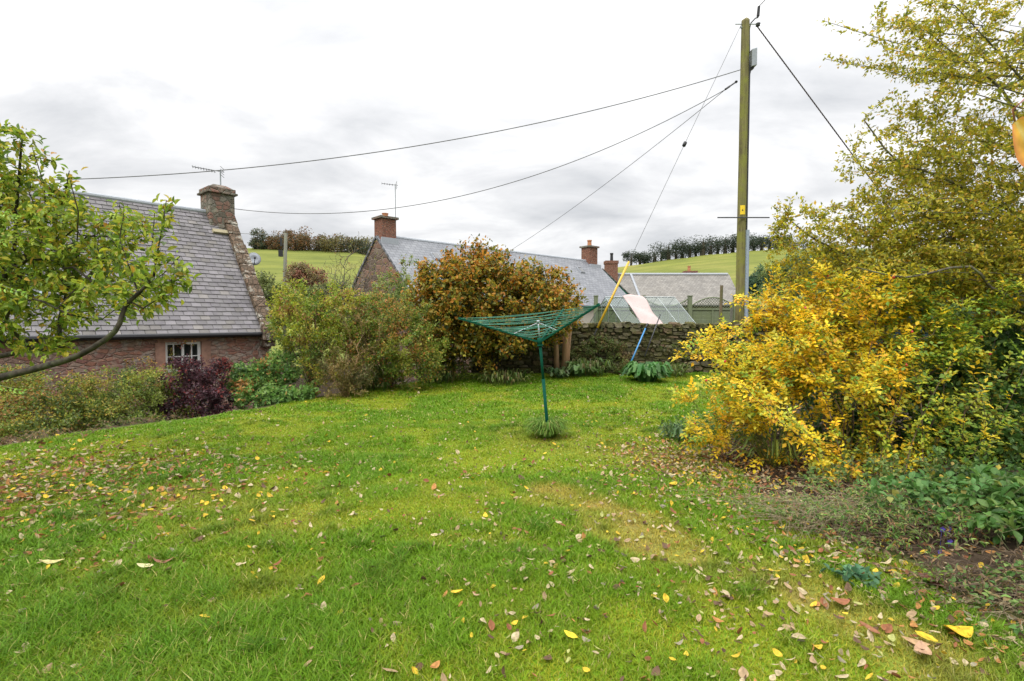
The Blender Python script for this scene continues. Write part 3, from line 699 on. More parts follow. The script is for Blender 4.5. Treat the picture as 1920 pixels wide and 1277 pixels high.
# gable-fronted outbuilding with green bargeboard
def outbuilding():
    cx, y = P(1127, 506, 38)[0], 38.0; zr = P(1127, 506, 38)[2]; hs = 2.6; ze = zr - 2.45; zg = -1.6; dp = 6.0
    root = empty('outbuilding', (cx, y + dp / 2, zg), 'small outbuilding with dark green bargeboard, half hidden behind the long cottage', 'outbuilding')
    m = MB(); V = [(cx - hs, y, zg), (cx + hs, y, zg), (cx + hs, y, ze), (cx, y, zr - .1), (cx - hs, y, ze)]; V += [(x, y_ + dp, z) for x, y_, z in V]
    m.add(V, [(0, 1, 2, 3, 4), (9, 8, 7, 6, 5), (0, 5, 6, 1), (1, 6, 7, 2), (2, 7, 8, 3), (3, 8, 9, 4), (4, 9, 5, 0)]); m.build('wall', M['slate_tan'], root)
    m = MB()
    for s in (-1, 1):
        d = unit([s * hs, 0, ze - zr]); n_ = np.array([-d[2] * s, 0, d[0] * s]); n_ = n_ if n_[2] > 0 else -n_
        ln = math.hypot(hs, zr - ze) + .25; c = np.array([cx, y - .12, zr]) + d * ln / 2
        m.box(c + n_ * -.1, d * ln / 2, np.array([0, .04, 0]), n_ * .17)
    m.build('bargeboard', M['green_board'], root)
    V, Fs, UV = [], [], []
    for s in (-1, 1):
        k = len(V); d = unit([s * hs, 0, ze - zr]); ln = math.hypot(hs, zr - ze) + .3; n_ = np.array([-d[2] * s, 0, d[0] * s]); n_ = n_ if n_[2] > 0 else -n_
        for dz in (.14, .08):
            for yy, l in ((y - .2, 0), (y + dp, 0), (y + dp, ln), (y - .2, ln)): V.append(np.array([cx, yy, zr]) + d * l + n_ * dz); UV.append((yy, l))
        Fs += [(k, k + 1, k + 2, k + 3), (k + 7, k + 6, k + 5, k + 4), (k, k + 3, k + 7, k + 4), (k + 2, k + 6, k + 7, k + 3)]
    link('roof', new_mesh('roof', V, Fs, M['slate_tan'], uv=UV), root)
outbuilding()

def far_house():
    y = 46.0; zr = P(1200, 517, 49)[2]; ze = P(1200, 574, y)[2]; x0 = P(1150, 500, 48)[0]; x1 = P(1373, 500, 48)[0]; dp = 6.0
    root = empty('grey_roofed_house', ((x0 + x1) / 2, y + 3, -1.8), 'low house with weathered grey brown slate roof and brick chimney, behind the greenhouse', 'house')
    m = MB(); V = [(x0, y + .3, -1.8), (x0, y + dp - .3, -1.8), (x0, y + dp - .3, ze), (x0, y + 3, zr - .05), (x0, y + .3, ze)]; V += [(x1, b_, c_) for _, b_, c_ in V]
    m.add(V, [(0, 1, 2, 3, 4), (9, 8, 7, 6, 5), (0, 5, 6, 1), (1, 6, 7, 2), (2, 7, 8, 3), (3, 8, 9, 4), (4, 9, 5, 0)]); m.build('wall', M['brown_stone'], root)
    V, Fs, UV = [], [], []
    for s in (-1, 1):
        k = len(V); yr = y + 3; ye = yr + s * 3.1
        for dz in (.12, .02):
            for xx, yy, zz, vv in ((x0 - .15, ye, ze, 0), (x1 + .15, ye, ze, 0), (x1 + .15, yr, zr, 4.2), (x0 - .15, yr, zr, 4.2)): V.append((xx, yy, zz + dz)); UV.append((xx, vv))
        Fs += [(k, k + 1, k + 2, k + 3), (k + 7, k + 6, k + 5, k + 4), (k, k + 4, k + 5, k + 1), (k + 1, k + 5, k + 6, k + 2), (k + 3, k + 7, k + 4, k)]
    rf = link('roof', new_mesh('roof', V, Fs, M['slate_tan'], uv=UV), root)
    m = MB(); m.tube([(x0, y + 3, zr + .14), (x1, y + 3, zr + .14)], .13, 8); m.build('ridge', M['lead'], rf)
    m = MB(); p0 = P(1183, 518, 48.9); p1 = P(1194, 556, 46.8); m.tube([(p0[0], y + 3 - .05, zr + .12), (p0[0] + .35, y + .4, ze + (zr - ze) * .14 + .12)], .12, 6); m.build('lead_flashing', M['lead'], rf)
    m = MB(); m.tube([(x0, y - .15, ze), (x1, y - .15, ze)], .08, 8); m.build('gutter', M['black'], root)
    ex, ey = np.array([1., 0, 0]), np.array([0, 1., 0])
    chimney_stack(root, np.array([P(1150, 500, 47.5)[0], y + 2.6, 0]), ex, ey, .56, .45, zr - 1.2, P(1150, 495, 48.5)[2], 'brick', [0.05], 'brick', .14, .06, 'black', .75)
    chimney_stack(root, np.array([P(1294, 500, 50)[0], y + 4.0, 0]), ex, ey, .55, .4, zr - 1.4, P(1294, 512, 50)[2], 'brick', [-.1], 'brick', .09, .05, 'terracotta', .5)
far_house()

# ------------------------------------------------------------------ hill-top trees
def far_tree(name, label, cat, group, x, y, h, wd, pal, trunk_f, n, ls, pine=False, base=None):
    pal = [(tuple(c * 1.7 for c in p[0]), p[1]) for p in pal]; wd *= 1.2; n = int(n * 1.5)
    z = g1(x, y) - .3; k = 9; root = empty(name, (x, y, z), label, cat, group)
    m = MB(); lean = random.uniform(-.06, .06) * h
    m.tube([(x, y, z), (x + lean * .5, y, z + h * .45), (x + lean, y, z + h * .85)], [wd * .05 + .1, wd * .035 + .08, .05], 6)
    for i in range(5):
        a = random.random() * 6.28; zz = z + h * random.uniform(trunk_f * .8, .8)
        m.tube([(x + lean * .6, y, zz), (x + lean * .6 + math.cos(a) * wd * .35, y + math.sin(a) * wd * .3, zz + h * .12)], [.12, .04], 4)
    m.build('trunk', M['bark_dark'], root)
    cs = []
    for i in range(k):
        f = random.uniform(trunk_f, .92); rr = wd * .5 * (1 - (abs(f - .72) * 1.4) ** 2 if pine else math.sqrt(max(.1, 1 - ((f - .5) / .55) ** 2)))
        a = random.random() * 6.28; cs.append((x + lean + math.cos(a) * rr * .62, y + math.sin(a) * rr * .5, z + h * f, wd * random.uniform(.16, .27)))
    cs = np.array(cs); i = R.integers(0, k, n); q = cs[i, :3] + rdir(n) * (R.random((n, 1)) ** .4) * cs[i, 3:4] * np.array([1.15, 1, .62 if pine else .85])
    V, Fs, C = leaves(q, rdir(n), rdir(n), np.full(n, ls) * (.6 + .8 * R.random(n)), np.full(n, ls * .75), palette(pal, n) * (.8 + .4 * R.random(1)))
    link('crown', new_mesh('crown', V, [Fs], M['leaf'], C), root)
ORD = ['first', 'second', 'third', 'fourth', 'fifth', 'sixth', 'seventh', 'eighth', 'ninth', 'tenth', 'eleventh', 'twelfth', 'thirteenth', 'fourteenth', 'fifteenth', 'sixteenth', 'seventeenth', 'eighteenth', 'nineteenth', 'twentieth', 'twenty-first', 'twenty-second', 'twenty-third', 'twenty-fourth', 'twenty-fifth', 'twenty-sixth', 'twenty-seventh', 'twenty-eighth']
pines = [(1182, 27, 5), (1199, 33, 9), (1207, 30, 5), (1226, 26, 10), (1238, 26, 6), (1252, 32, 9), (1266, 29, 7), (1278, 32, 11), (1291, 30, 8), (1303, 31, 8), (1315, 35, 12), (1330, 31, 10), (1343, 32, 11), (1357, 34, 9), (1371, 31, 11), (1384, 32, 10), (1398, 34, 10), (1411, 29, 11), (1425, 31, 10), (1440, 29, 10), (1455, 28, 9), (1471, 27, 10), (1487, 27, 10)]
for i, (u, hp, wm) in enumerate(pines):
    yy = 212 + (i * 7 % 5) * 1.6; x = (u - 960) / F * yy
    far_tree('pine_tree', ORD[i] + ' dark pine from the left in the row on the right-hand hilltop', 'pine tree', 'pines along the right-hand hilltop', x, yy, hp / F * yy * random.uniform(.88, 1.12), wm * random.uniform(.95, 1.45), [((.022, .034, .022), 3), ((.035, .048, .028), 2), ((.05, .055, .03), 1)], random.uniform(.34, .46), 640, .5, True)
wood = [(487, 30, 5, 0), (497, 32, 6, 0), (512, 30, 7, 0), (527, 31, 7, 1), (541, 30, 8, 1), (556, 28, 8, 1), (568, 27, 6, 2), (582, 30, 9, 1), (599, 25, 7, 2), (612, 22, 7, 0), (625, 27, 9, 3), (641, 24, 8, 1), (655, 24, 8, 0), (668, 23, 8, 0), (682, 23, 8, 3), (697, 22, 8, 0)]
wp = [[((.035, .05, .028), 3), ((.06, .06, .03), 2), ((.10, .07, .03), 1)], [((.12, .06, .022), 3), ((.08, .055, .025), 2), ((.05, .05, .025), 2)], [((.11, .065, .03), 2), ((.07, .065, .03), 2)], [((.12, .10, .03), 3), ((.07, .07, .03), 2)]]
wl = ['dark green', 'russet', 'brown', 'olive']
for i, (u, hp, wm, p) in enumerate(wood):
    yy = 203 + (i * 7 % 5) * 1.4; x = (u - 960) / F * yy
    far_tree('broadleaf_tree', ORD[i] + ' tree from the left in the hilltop wood, ' + wl[p] + ' crown', 'tree', 'trees of the wood on the left-hand hill', x, yy, hp / F * yy * random.uniform(.92, 1.2), wm * 1.3, wp[p], .08, 800, .6)

# ------------------------------------------------------------------ dry-stone wall
def drystone():
    x0, x1, y, zb, zt = -1.2, 10.5, 15.0, -.08, 1.50; root = empty('drystone_wall', ((x0 + x1) / 2, y, 0), 'mossy drystone boundary wall across the far end of the lawn', 'stone wall')
    m = MB(); z = zb
    m.bx(x0, x1, y - .035, y + .40, zb, zt - .16, (.055, .047, .028))
    cols = [(.15, .125, .085), (.10, .088, .06), (.21, .18, .13), (.13, .115, .05), (.07, .065, .04), (.15, .10, .07)]
    def stone(cx, cy, cz, hx, hy, hz):
        c = random.choice(cols); f = random.uniform(.75, 1.25); V = []
        for k in range(2):
            for (ax, az) in ((-1, -.55), (-.6, -1), (.6, -1), (1, -.55), (1, .55), (.6, 1), (-.6, 1), (-1, .55)):
                s = (.86 if k == 0 else 1); V.append((cx + ax * hx * s * random.uniform(.86, 1.04), cy + (-hy if k == 0 else hy) * random.uniform(.8, 1.1), cz + az * hz * s * random.uniform(.84, 1.05)))
        m.add(V, [tuple(range(8)), tuple(range(15, 7, -1))] + [(i, i + 8, (i + 1) % 8 + 8, (i + 1) % 8) for i in range(8)], [q * f for q in c])
    while z < zt - .2:
        hr = random.uniform(.06, .15); x = x0 + random.uniform(-.1, 0)
        while x < x1:
            wd = random.choice((random.uniform(.09, .2), random.uniform(.2, .42))); hz = hr * random.uniform(.75, 1.25)
            stone(x + wd / 2, y + random.uniform(.0, .07), z + hr / 2 + random.uniform(-.03, .03), wd / 2 * 1.0, .13, hz / 2 * 1.08); x += wd
        z += hr
    m.build('wall_courses', M['drystone'], root, tint=True)
    mm = m; m = MB(); x = x0
    while x < x1:
        wd = random.uniform(.13, .30); h = random.uniform(.12, .20); stone(x + wd / 2, y + .17, zt - .14 + h / 2, wd / 2 * .98, .30, h / 2); x += wd
    m.build('coping', M['drystone'], root, tint=True)
drystone()

# ------------------------------------------------------------------ greenhouse, fence, clothes
def greenhouse():
    e = unit([.94, .10, 0]); f = unit([.33, -.94, 0]); up = np.array([0, 0, 1.]); Rg = P(1135, 560, 18.3); Rg[2] = 2.42; n = 4; sp = .64; ln = n * sp
    run, zE, zG = 1.25, 1.42, .3
    root = empty('greenhouse', (*(Rg + e * ln / 2 )[:2], .4), 'small aluminium framed greenhouse with a pink cloth over its roof, behind the stone wall', 'greenhouse')
    def W(t, s, z): return np.array([Rg[0], Rg[1], 0]) + e * t + f * s + up * z
    m = MB()
    for i in range(n + 1):
        for s in (-1, 1):
            m.tube([W(i * sp, 0, Rg[2]), W(i * sp, s * run, zE)], .011, 4); m.tube([W(i * sp, s * run, zE), W(i * sp, s * run, zG)], .011, 4)
    m.tube([W(0, 0, Rg[2]), W(ln, 0, Rg[2])], .022, 5)
    for s in (-1, 1): m.tube([W(0, s * run, zE), W(ln, s * run, zE)], .022, 5)
    for t in (0, ln):
        m.tube([W(t, -run, zE), W(t, run, zE)], .014, 4)
        for k in (-.6, -.2, .2, .6): m.tube([W(t, k * run, zG), W(t, k * run, Rg[2] - abs(k) * (Rg[2] - zE))], .011, 4)
    m.build('frame', M['alu'], root)
    for i in range(n):
        for s in (-1, 1):
            m = MB(); a, b_, c, d = W(i * sp + .01, s * .02, Rg[2] - .01), W((i + 1) * sp - .01, s * .02, Rg[2] - .01), W((i + 1) * sp - .01, s * run, zE), W(i * sp + .01, s * run, zE)
            m.add([a, b_, c, d], [(0, 1, 2, 3)]); m.add([c, d, d - up * (zE - zG), c - up * (zE - zG)], [(0, 1, 2, 3)]); m.build('glass_pane', M['glass'], root)
    for t in (0, ln):
        m = MB(); m.add([W(t, -run, zG), W(t, run, zG), W(t, run, zE), W(t, 0, Rg[2]), W(t, -run, zE)], [(0, 1, 2, 3, 4)]); m.build('glass_pane', M['glass'], root)
    # cloth lying on the roof slope
    nx, ny = 14, 22; V = []; 
    for j in range(ny + 1):
        for i in range(nx + 1):
            a = i / nx; b_ = j / ny; t = sp * (.98 + 1.12 * a) + .02 * math.sin(b_ * 9); s = -.06 + (run + .12) * b_
            z = Rg[2] + .045 - abs(s) / run * (Rg[2] - zE) + .018 * math.sin(a * 7 + b_ * 5) + .045 * math.sin(a * 4 - b_ * 9) * (1 - b_ * .5) + .03 * math.exp(-((a + b_ - 1.0) / .05) ** 2) * (b_ > .3) * (b_ < .7)
            V.append(W(t, s, z))
    Fs = [(j * (nx + 1) + i, j * (nx + 1) + i + 1, (j + 1) * (nx + 1) + i + 1, (j + 1) * (nx + 1) + i) for j in range(ny) for i in range(nx)]
    o = link('draped_cloth', new_mesh('draped_cloth', V, Fs, M['cloth'], smooth_=True)); so = o.modifiers.new('thick', 'SOLIDIFY'); so.thickness = .01
    tag(o, 'pale pink cloth draped over the greenhouse roof', 'cloth')
greenhouse()

def fence():
    y = 21.0; up = np.array([0, 0, 1.]); zb = .35
    root = empty('garden_fence', (6.5, y, zb), 'green weathered panel fence with arched trellis tops, beyond the stone wall', 'fence')
    posts = [P(u, 600, y)[0] for u in (1117, 1205, 1293, 1378, 1465, 1555, 1650)]; zt = P(1293, 580, y)[2]
    for k, x in enumerate(posts):
        m = MB(); m.bx(x - .075, x + .075, y - .075, y + .075, zb - .2, P(1293, 556, y)[2]); m.box((x, y, P(1293, 555, y)[2]), (.09, 0, 0), (0, .09, 0), (0, 0, .02)); m.build('post', M['fence_wood'], root)
    for k in range(len(posts) - 1):
        xa, xb = posts[k] + .09, posts[k + 1] - .09; m = MB(); z = zb
        while z < zt - .02:
            m.box(((xa + xb) / 2, y + .012, z + .085), ((xb - xa) / 2, 0, 0), (0, .010, .006), (0, -.006, .092)); z += .155
        m.bx(xa, xb, y - .035, y, zt - .03, zt + .03); m.bx((xa + xb) / 2 - .03, (xa + xb) / 2 + .03, y - .03, y - .004, zb, zt); m.build('panel', M['fence_wood'], root)
        m = MB(); n = 14; dip = (lambda f: .40 * (1 - (2 * f - 1) ** 2) * .9 + .12) if k % 2 == 0 else (lambda f: .42 - .3 * (1 - (2 * f - 1) ** 2))
        if k in (2,): dip = lambda f: .16 + .32 * (1 - (2 * f - 1) ** 2)
        m.tube([(xa + (xb - xa) * f, y - .02, zt + dip(f)) for f in np.linspace(0, 1, n)], .025, 5)
        w_ = xb - xa
        for i in range(-4, 22):
            for s in (-1, 1):
                pts = []
                for q in np.linspace(0, .5, 26):
                    f = (i * .11 + s * q * 1.0) / w_ + (0 if s > 0 else .0); f = (i * .11 * 1.0 + s * q) / w_
                    if 0 <= f <= 1 and q <= dip(f): pts.append((xa + f * w_, y - .02 + s * .006, zt + q))
                if len(pts) > 1: m.tube([pts[0], pts[-1]], .009, 4)
        m.build('trellis', M['fence_wood'], root)
fence()
for (u, v0, yy, r, lb, mt) in ((1352, 535, 17.0, .055, 'rough brown stake standing just beyond the stone wall left of the telegraph pole', 'post_wood'), (1371, 566, 18.5, .05, 'thin grey stake close beside the telegraph pole beyond the wall', 'pole_far')):
    p = P(u, v0, yy); m = MB(); m.tube([(p[0] - .02, yy, .2), (p[0], yy, p[2] * .6), (p[0] + .02, yy, p[2])], [r, r * .95, r * .9], 8); o = m.build('wooden_stake', M[mt]); tag(o, lb, 'stake')

# dark teal boarded fence behind the right-hand trees
def teal():
    y = 11.5; root = empty('boarded_fence', (11, y, 0), 'dark teal boarded fence glimpsed behind the trees on the right', 'fence'); m = MB(); x = P(1640, 500, y)[0]
    while x < 16: m.bx(x, x + .135, y, y + .02 + random.random() * .008, -.05, 2.62 + random.uniform(-.01, .01)); x += .145
    m.build('boards', M['teal_board'], root)
    m = MB(); m.bx(P(1640, 500, y)[0], 16, y - .05, y - .004, 2.5, 2.6); m.bx(P(1640, 500, y)[0], 16, y - .05, y - .004, 1.2, 1.3); m.build('rail', M['teal_board'], root)
teal()
# ------------------------------------------------------------------ telegraph pole, wires, stay
def cat_curve(a, b, sag, n=40, lead=0):
    a, b = np.asarray(a, float), np.asarray(b, float); t = np.linspace(0, 1, n)[:, None]
    p = a + (b - a) * t; p[:, 2] -= (4 * sag * t * (1 - t))[:, 0]; return p
PY = 16.0
def pole():
    bt = P(1386, 640, PY); tp = P(1398, 36, PY); zb = g1(bt[0], PY) - .3; root = empty('telegraph_pole', (bt[0], PY, zb), 'tall mossy wooden telegraph pole with cables, rising behind the yellow bush', 'telegraph pole')
    d = (tp - bt) / (tp[2] - bt[2]); base = bt + d * (zb - bt[2]); m = MB()
    def at(z): return base + d * (z - zb)
    m.tube([at(zb), at(2), at(5), at(tp[2] - .1), at(tp[2] - .04)], [.142, .136, .128, .118, .118], 18)
    c = at(tp[2] - .04); V = [c + np.array([.118 * math.cos(t), .118 * math.sin(t), 0]) for t in np.linspace(0, 6.283, 13)[:-1]] + [c + np.array([.03, 0, .10])]
    m.add(V, [(i, (i + 1) % 12, 12) for i in range(12)]); m.build('shaft', M['pole'], root, True)
    zc = P(1386, 432, PY)[2]; m = MB(); c0, c1 = at(.2), at(zc); o = np.array([.17, -.06, 0])
    m.tube([c0 + o, c1 + o * .95], .062, 8); m.build('cable_guard', M['conduit'], root)
    zt = P(1386, 118, PY)[2]; m = MB(); m.tube([c1 + o * .8, at(zt) + np.array([.125, -.05, 0])], .028, 6)
    m.tube([at(zt + .3) + np.array([.12, -.04, 0]), at(tp[2] - .35) + np.array([.11, -.03, 0]), at(tp[2] - .12) + np.array([.16, 0, 0]), at(tp[2]) + np.array([.30, 0, .03]), P(1421, 33, PY)], .02, 6)
    m.build('riser_cable', M['black'], root)
    # junction box on the right side
    bz = P(1386, 112, PY)[2]; m = MB(); c = at(bz) + np.array([.22, -.02, 0]); m.box(c, (.085, .02, .03), (0, .16, 0), (0, 0, .26)); bo = m.build('junction_box', M['grey_metal'], root, bevel=.012)
    m = MB(); m.box(c + np.array([-.04, -.02, -.26]), (.06, 0, .02), (0, .06, 0), (0, 0, .07)); m.tube([c + np.array([-.06, -.06, -.3]), at(bz - .55) + np.array([.11, -.06, 0])], .02, 6); m.build('cable_gland', M['black'], root)
    # foot bar
    z = P(1386, 410, PY)[2]; a = P(1340, 411, PY + .05); b = P(1436, 410, PY + .05); m = MB(); m.tube([(a[0], PY - .17, z), (b[0], PY - .17, z)], .02, 8); m.build('step_bar', M['dark_metal'], root)
    z = P(1386, 395, PY)[2]; m = MB(); th = np.linspace(-2.35, -1.25, 8); cc = at(z); V = [cc + np.array([.134 * math.cos(t), .134 * math.sin(t), k]) for k in (-.14, .14) for t in th]
    m.add(V, [(i, i + 1, i + 9, i + 8) for i in range(7)]); s_ = m.build('warning_plate', plain('yellow_sign', (.75, .52, .02), .5, .4, sc=60, var=.2), root)
    m = MB()
    for sx, h_ in ((.0, .03), ):
        t = -1.8; rr = .137; q = [(-.02, -.02), (.02, -.02), (0, .03)]
        m.add([cc + np.array([rr * math.cos(t + x_ / .15), rr * math.sin(t + x_ / .15), z_]) for x_, z_ in [(-.030, -.035), (.030, -.035), (0, .03)]], [(0, 1, 2)])
    m.build('warning_symbol', M['black'], s_)
    # top fittings
    m = MB(); zz = P(1386, 46, PY)[2]; p = at(zz); m.tube([p + np.array([-.32, -.02, 0]), p + np.array([.42, -.02, 0])], .016, 6); m.tube([at(zz - .1) + np.array([-.16, -.02, 0]), at(zz - .1) + np.array([-.10, -.02, 0])], .03, 6)
    m.build('bracket', M['grey_metal'], root)
    m = MB(); q = P(1421, 47, PY); m.lathe(q - np.array([0, 0, .05]), [(.03, 0), (.07, .03), (.05, .06), (.08, .09), (.03, .12)], 10); m.build('insulator', M['dark_metal'], root, True)
    m = MB(); q0, q1 = P(1421, 33, PY), P(1423, 12, PY); m.tube([q0, q0 + (q1 - q0) * .1, q0 + (q1 - q0) * .12, q1], [.02, .03, .045, .04], 8); m.build('cable_shackle', M['black'], root)
    m = MB(); a = P(1368, 162, PY - .3); b = P(1381, 153, PY - .1); m.tube([b, a], .022, 6); m.tube([b - (b - a) * .1 + np.array([0, 0, .0]), b], .04, 8); m.tube([a, a - (b - a) * .6], .030, 7); m.build('cable_clamp', M['black'], root)
    return at, tp
AT, TP = pole()
def wire(name, pts, r, m_, label, cat='cable', group='cables from the telegraph pole'):
    m = MB(); m.tube(pts, r, 6); o = m.build(name, M[m_]); tag(o, label, cat, group)
def bez(a, b, c, n=40):
    """quadratic curve from a to c through b at its middle"""
    a, b, c = map(np.asarray, (a, b, c)); k = 2 * b - (a + c) / 2; t = np.linspace(0, 1, n)[:, None]
    return a * (1 - t) ** 2 + 2 * k * t * (1 - t) + c * t * t
# three service cables
h0 = P(1388, 131, PY - .1); hend = P(-420, 330, 13.0)
wire('service_cable', fitw(h0, hend, [(1000, 240), (700, 286), (500, 312), (250, 323), (90, 323)]), .012, 'cable', 'highest cable sweeping from the telegraph pole to the far left')
c1 = P(1360, 168, PY - .3); e1 = H_ch + np.array([.2, .35, 5.55])
wire('service_cable', fitw(c1, e1, [(1150, 275), (1000, 330), (850, 367), (700, 396), (570, 407)]), .011, 'cable', 'sagging cable from the telegraph pole to the near cottage chimney')
c2 = P(1360, 168, PY - .25); e2 = MW(8.4, 0, mZR + .15)
wire('service_cable', fitw(c2, e2, [(1280, 235), (1150, 334), (1050, 395)]), .010, 'cable', 'short cable from the telegraph pole down to the long cottage ridge')
t0 = P(1420, 50, PY); t1 = np.array([12.5, 13.6, .6]); u1 = P(1640, 346, 16.5)
d_ = (u1 - t0); t1 = u1 + d_ * .55; p_ = [t0, t0 + d_ * .5, u1, t1]; 
m = MB(); n = 160
for s in (0, 1, 2):
    pts = []
    for i in range(n + 1):
        f = i / n; c = t0 + (t1 - t0) * f; a = f * 190 + s * 2.094; pts.append(c + np.array([math.cos(a) * .012, math.sin(a) * .012, 0]))
    m.tube(pts, .013, 4)
tag(m.build('stay_cable', M['cable_brown']), 'thick twisted brown cable running steeply from the pole top into the right-hand tree', 'cable', 'cables from the telegraph pole')
q = P(1423, 12, PY); wire('service_cable', cat_curve(q, (7.0, -6.0, 9.6), .4), .013, 'cable', 'cable leaving the very top of the telegraph pole upwards out of the picture')
# stay wire with yellow guard
def stay():
    a = AT(TP[2] - .18) + np.array([-.14, 0, 0]); b = np.array([P(1117, 622, 14.86)[0], 14.86, P(1117, 622, 14.86)[2]])
    root = empty('stay_wire', b, 'thin stay wire from pole top down to the wall, yellow guard on its foot', 'stay wire'); m = MB(); m.tube([a, b], .007, 5); m.build('wire', M['cable'], root)
    f = .37; c = a + (b - a) * .40; dd = unit(b - a); m = MB(); m.tube([c - dd * .09, c - dd * .06, c + dd * .06, c + dd * .09], [.02, .055, .055, .02], 8); m.build('insulator', M['black'], root, True)
    # guard covers the last part of the wire
    best = min(np.linspace(.5, .98, 200), key=lambda t: abs(proj(a + (b - a) * t)[1] - 490)); g0 = a + (b - a) * best
    m = MB(); m.tube([g0, b - dd * .12], [.034, .034], 10); m.build('yellow_guard', M['yellow'], root, True)
    m = MB(); m.tube([b - dd * .14, b + dd * .1], .018, 6); m.build('anchor_rod', M['dark_metal'], root)
stay()
# props leaning on the wall
def prop(name, u0, v0, u1, v1, y0, y1, r, mt, label, cat, topm=None, tl=.25):
    a, b = P(u0, v0, y0), P(u1, v1, y1); a[2] = max(a[2], g1(a[0], a[1])); root = empty(name, a, label, cat); m = MB(); m.tube([a, a + (b - a) * (1 - tl if topm else 1)], r, 9); m.build('shaft', M[mt], root, True)
    if topm: m = MB(); m.tube([a + (b - a) * (1 - tl), b], r * 1.12, 9); m.build('grip', M[topm], root, True)
prop('clothes_prop', 1181, 684, 1214, 607, 13.9, 14.78, .022, 'blue', 'blue pole leaning against the drystone wall beside the big leafy plant', 'pole', 'black', .12)
prop('metal_rod', 1209, 668, 1238, 590, 14.2, 14.72, .016, 'dark_metal', 'thin dark rod leaning on the wall just right of the blue pole', 'rod')
# stubs of an old trunk under the beech
m = MB(); a = P(1040, 662, 14.3); 
for k, (u0, v0, u1, v1, r) in enumerate(((1045, 668, 1040, 606, .07), (1058, 668, 1062, 604, .09), (1063, 660, 1070, 612, .05))):
    p, q = P(u0, v0, 14.3), P(u1, v1, 14.35); p[2] = g1(p[0], p[1]) - .05; m.tube([p, (p + q) / 2 + np.array([random.uniform(-.03, .03), 0, 0]), q], [r * 1.1, r, r * .8], 9)
tag(m.build('cut_stump', M['stub_wood'], None, True), 'pale tan cut stems standing at the right edge of the copper beech bush', 'stump')

# second, far telegraph pole
def far_pole():
    y = 34.0; b = P(533, 560, y); t = P(536, 437, y); root = empty('telegraph_pole', (b[0], y, -1.3), 'distant grey telegraph pole with a small box, between the two cottages', 'telegraph pole')
    m = MB(); m.tube([(b[0], y, -1.6), (b[0], y, b[2]), t], [.13, .12, .10], 10); m.build('shaft', M['pole_far'], root, True)
    c = P(527, 475, y); m = MB(); m.box((c[0] - .02, y, c[2]), (.11, 0, 0), (0, .12, 0), (0, 0, .22)); m.box((c[0] + .02, y, c[2] + .75), (.05, 0, 0), (0, .06, 0), (0, 0, .28)); m.build('pole_box', M['black'], root)
    m = MB(); m.tube([t + np.array([0, 0, -.15]), P(430, 437, 44)], .018, 4); m.build('wire', M['cable'], root)
far_pole()

# ------------------------------------------------------------------ rotary clothes line
def rotary():
    base = P(1028, 820, 7.4); base[2] = g1(base[0], base[1]); top = P(1009, 603, 7.4); ax = unit(top - base)
    root = empty('rotary_clothes_line', base, 'open green rotary clothes line leaning slightly on the lawn', 'clothes line')
    H = np.linalg.norm(top - base); hub = base + ax * (H * .83); m = MB()
    m.tube([base - ax * .1, base + ax * H * .50], .0245, 12); m.tube([base + ax * H * .50, hub], .021, 12); m.build('pole', M['green_metal'], root, True)
    m = MB(); m.tube([hub, top], .013, 8); m.tube([top - ax * .02, top + ax * .02], .022, 10); m.build('inner_mast', M['grey_metal'], root, True)
    m = MB(); m.tube([hub - ax * .05, hub + ax * .05], [.036, .036], 12); m.tube([hub - ax * .07, hub - ax * .05], .045, 12); m.build('hub', M['green_metal'], root, True)
    ex = unit(np.cross([0, 1, 0], ax)); ex = ex if ex[0] > 0 else -ex; ey = unit(np.cross(ax, ex)); ey = ey if ey[1] > 0 else -ey
    tips = []; arms = []
    for th, R_, rise in ((188, 1.12, .43), (306, 1.22, .43), (66, 1.2, .43)):
        t = math.radians(th); d = ex * math.cos(t) + ey * math.sin(t); a = hub + d * .035; b = hub + d * R_ + ax * rise; arms.append((a, b)); tips.append(b)
        m = MB(); s = unit(np.cross(b - a, ax)); n_ = unit(np.cross(s, b - a)); c = (a + b) / 2; l = unit(b - a); m.box(c, l * np.linalg.norm(b - a) / 2, s * .0085, n_ * .014); m.box(b, l * .02, s * .012, n_ * .018); ar = m.build('arm', M['green_metal'], root)
        m = MB(); p = a + (b - a) * .32; q = hub + ax * .30 * .9; m.tube([p, q], .006, 6); m.build('strut', M['grey_metal'], ar)
    m = MB()
    for i in range(3):
        a0, b0 = arms[i]; a1, b1 = arms[(i + 1) % 3]
        for k in range(12):
            f = 1.0 - k * .066; p, q = a0 + (b0 - a0) * f, a1 + (b1 - a1) * f; sg = .015 + .05 * random.random()
            m.tube(cat_curve(p, q, sg, 9), .0040, 4, False)
    m.build('line_web', M['green_line'], root)
rotary()
# ------------------------------------------------------------------ plants
#@@PLANTS
def P2(u, v, Y): return P(u, v, Y)
